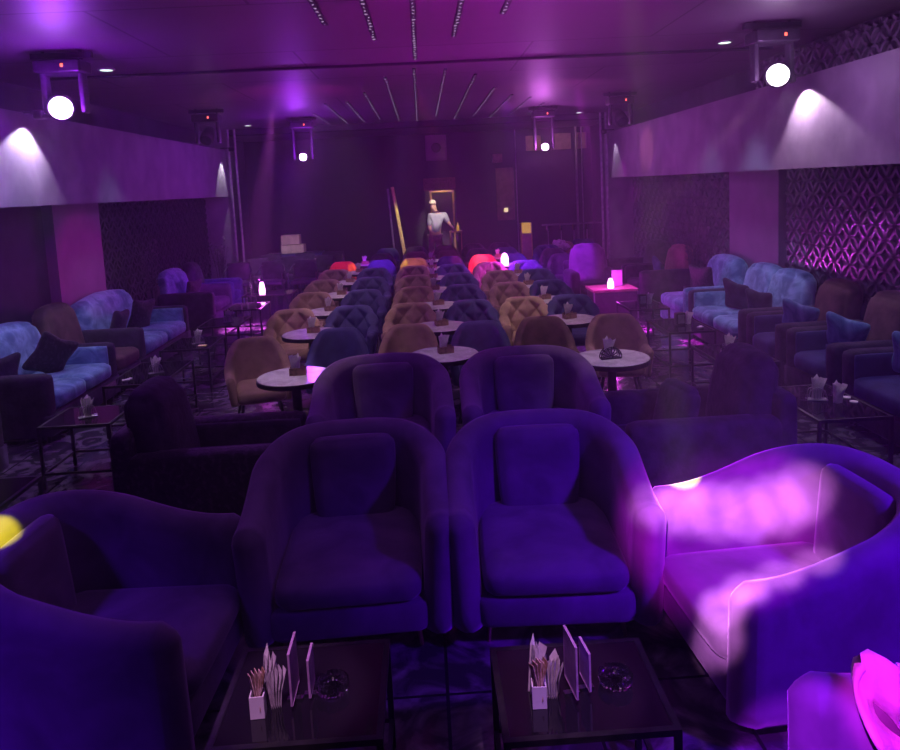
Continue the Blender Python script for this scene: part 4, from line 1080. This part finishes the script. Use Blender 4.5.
o = MB().lathe([(0, 0), (0.05, 0), (0.05, 0.08), (0.03, 0.15), (0, 0.16)], 16).build('table_lamp', 'candle_m'); o.location = (2.88, 11.37, 0.484); tag(o, 'small glowing white lamp on the magenta-lit cube table', 'lamp', 'small glowing table lamps')
t = thing('framed_menu', 'upright framed card behind the lamp on the magenta-lit cube table', 'menu', (3.03, 11.55, 0.484), 0.1)
MB().box((0, 0, 0.13), (0.15, 0.012, 0.24)).build('card', 'card', t)
mb = MB()
for sx in (-1, 1): mb.box((sx * 0.082, 0, 0.13), (0.015, 0.02, 0.27))
for z in (0.005, 0.255): mb.box((0, 0, z), (0.15, 0.02, 0.015))
mb.build('frame', 'steel', t)
o = MB().lathe([(0, 0), (0.065, 0), (0.07, 0.11), (0.04, 0.19), (0, 0.21)], 16).build('table_lamp', 'candle_m'); o.location = (1.42, ROWY[0] + 0.65 + 1.37 * 4, 0.757)
tag(o, 'glowing pink-white lamp on a round table beside the red-lit chairs', 'lamp', 'small glowing table lamps')
point((-2.84, 12.70, 0.78), (0.80, 0.05, 1.0), 24, 0.04); point((1.42, 12.48, 1.02), (0.75, 0.04, 1.0), 34, 0.04); point((2.88, 11.22, 0.72), (0.90, 0.05, 0.9), 20, 0.04)
# flowered bundle on the tan chair
mb = MB(); r = random.Random(11)
for i in range(16): mb.rbox((r.uniform(-.2, .2), r.uniform(-.1, .1), r.uniform(0, .16)), (0.12, 0.10, 0.09), 0.04, 3, rot=(r.random() * 3, r.random() * 3, 0))
o = mb.build('flower_bouquet', 'cloth', None, True); o.location = (3.0, 15.72, 0.72); tag(o, 'flower-patterned bundle on the tan chair at the far end', 'bouquet')

# tall dark artificial plants behind the sofas
def plant(x, y, h, label):
    t = thing('potted_plant', label, 'plant', (x, y, 0), 0, 'dark potted plants against the walls')
    MB().lathe([(0, 0), (0.12, 0), (0.16, 0.40), (0.14, 0.40), (0.12, 0.36), (0, 0.36)], 20).build('pot', 'plastic', t)
    r = random.Random(int(y * 10)); st = MB(); lf = MB()
    for i in range(16):
        a = r.uniform(0, 2 * PI); sp = r.uniform(.05, .22); hh = h * r.uniform(.75, 1)
        pts = [(0.04 * math.cos(a), 0.04 * math.sin(a), 0.36), (0.5 * sp * math.cos(a), 0.5 * sp * math.sin(a), hh * .65), (sp * math.cos(a), sp * math.sin(a), hh)]
        st.tube(pts, [.007, .005, .003], 5)
        for k in range(7):
            f = 0.45 + 0.55 * k / 6; p = Vector(pts[1]).lerp(Vector(pts[2]), (f - .45) / .55)
            b = r.uniform(0, 2 * PI); L = r.uniform(.05, .10); dx_, dy_ = math.cos(b) * L, math.sin(b) * L
            q = Vector((-dy_, dx_, 0)) * 0.22
            lf.add([p, p + Vector((dx_ * .5, dy_ * .5, L * .5)) + q, p + Vector((dx_, dy_, L * .7)), p + Vector((dx_ * .5, dy_ * .5, L * .5)) - q, p + Vector((dx_ * .5, dy_ * .5, L * .5 - .008))],
                   [(0, 1, 2), (0, 2, 3), (0, 4, 1), (1, 4, 2), (2, 4, 3), (3, 4, 0)])
    st.build('stem', 'leaf', t); lf.build('foliage', 'leaf', t)
plant(-4.25, 11.55, 1.55, 'tall dark plant past the second blue sofa, leaves catching yellow light')
plant(-4.25, 15.45, 1.35, 'dark plant by the end wall near the chrome-hooped chairs')
plant(4.28, 11.6, 1.45, 'dark plant between the blue sofa and the reddish cushion, leaf tips lit pink')
spot((-2.25, 13.8, 2.86), (-4.2, 11.5, 1.5), (1.0, 0.75, 0.1), 120, 5, 0.3, 0.02)
spot((2.2, 8.2, 3.4), (4.25, 11.6, 1.38), (1.0, 0.05, 0.9), 120, 6, 0.3, 0.02)
# coloured moving-head patches on the far chairs, tables and floor
def patch(q, col, power, deg, src=(0.0, 9.5, 3.5)): spot(src, q, col, power * 5, deg, 0.35, 0.03)
patch((-1.52, 14.1, 0.82), (1.0, 0.05, 0.06), 90, 9); patch((-1.36, 14.0, 0.75), (1.0, 0.75, 0.05), 260, 2.2)
patch((-0.87, 14.1, 0.80), (0.36, 0.03, 1.0), 600, 8); patch((-0.26, 14.0, 0.80), (1.0, 0.35, 0.04), 190, 7)
patch((-0.42, 14.0, 0.80), (1.0, 0.8, 0.05), 260, 2.5)
patch((0.98, 14.0, 0.82), (1.0, 0.05, 0.25), 420, 11); patch((1.05, 14.0, 0.75), (1.0, 0.5, 0.9), 300, 3.5)
patch((1.7, 14.0, 0.7), (0.35, 0.02, 1.0), 120, 14)
src = (-1.2, 8.0, 3.45)
src = (-1.9, 10.2, 3.45)
patch((-3.0, 12.2, 0.0), (1.0, 0.16, 1.0), 1300, 13, src); patch((-2.9, 11.7, 0.1), (1.0, 0.8, 0.1), 200, 4, src)
patch((-2.45, 12.2, 0.5), (0.9, 0.05, 1.0), 260, 14, (-1.2, 9.5, 3.45)); patch((-3.9, 13.0, 0.88), (0.95, 0.03, 0.9), 120, 4.5, (-1.2, 9.5, 3.45))
patch((-3.1, 13.3, 0.5), (0.35, 0.02, 1.0), 160, 30, (-1.2, 10.5, 3.45))
src = (1.2, 8.2, 3.45)
patch((2.85, 10.4, 0.0), (0.95, 0.04, 1.0), 1100, 12, (1.9, 9.0, 3.45)); patch((3.3, 9.4, 0.2), (0.95, 0.02, 1.0), 400, 7, (1.9, 9.0, 3.45)); patch((2.75, 11.2, 0.45), (0.95, 0.03, 1.0), 300, 12, src)
patch((3.2, 11.9, 0.5), (0.95, 0.03, 1.0), 200, 8, src); patch((2.45, 12.2, 0.75), (0.95, 0.03, 1.0), 80, 4, src)
patch((2.3, 13.2, 0.6), (0.40, 0.02, 1.0), 260, 26, (1.2, 10.5, 3.45))
patch((3.95, 14.8, 2.3), (0.9, 0.03, 1.0), 60, 7, (1.2, 11.5, 3.45))
patch((3.9, 13.2, 2.72), (1.0, 0.25, 0.45), 26, 16, (1.6, 12.0, 3.3))
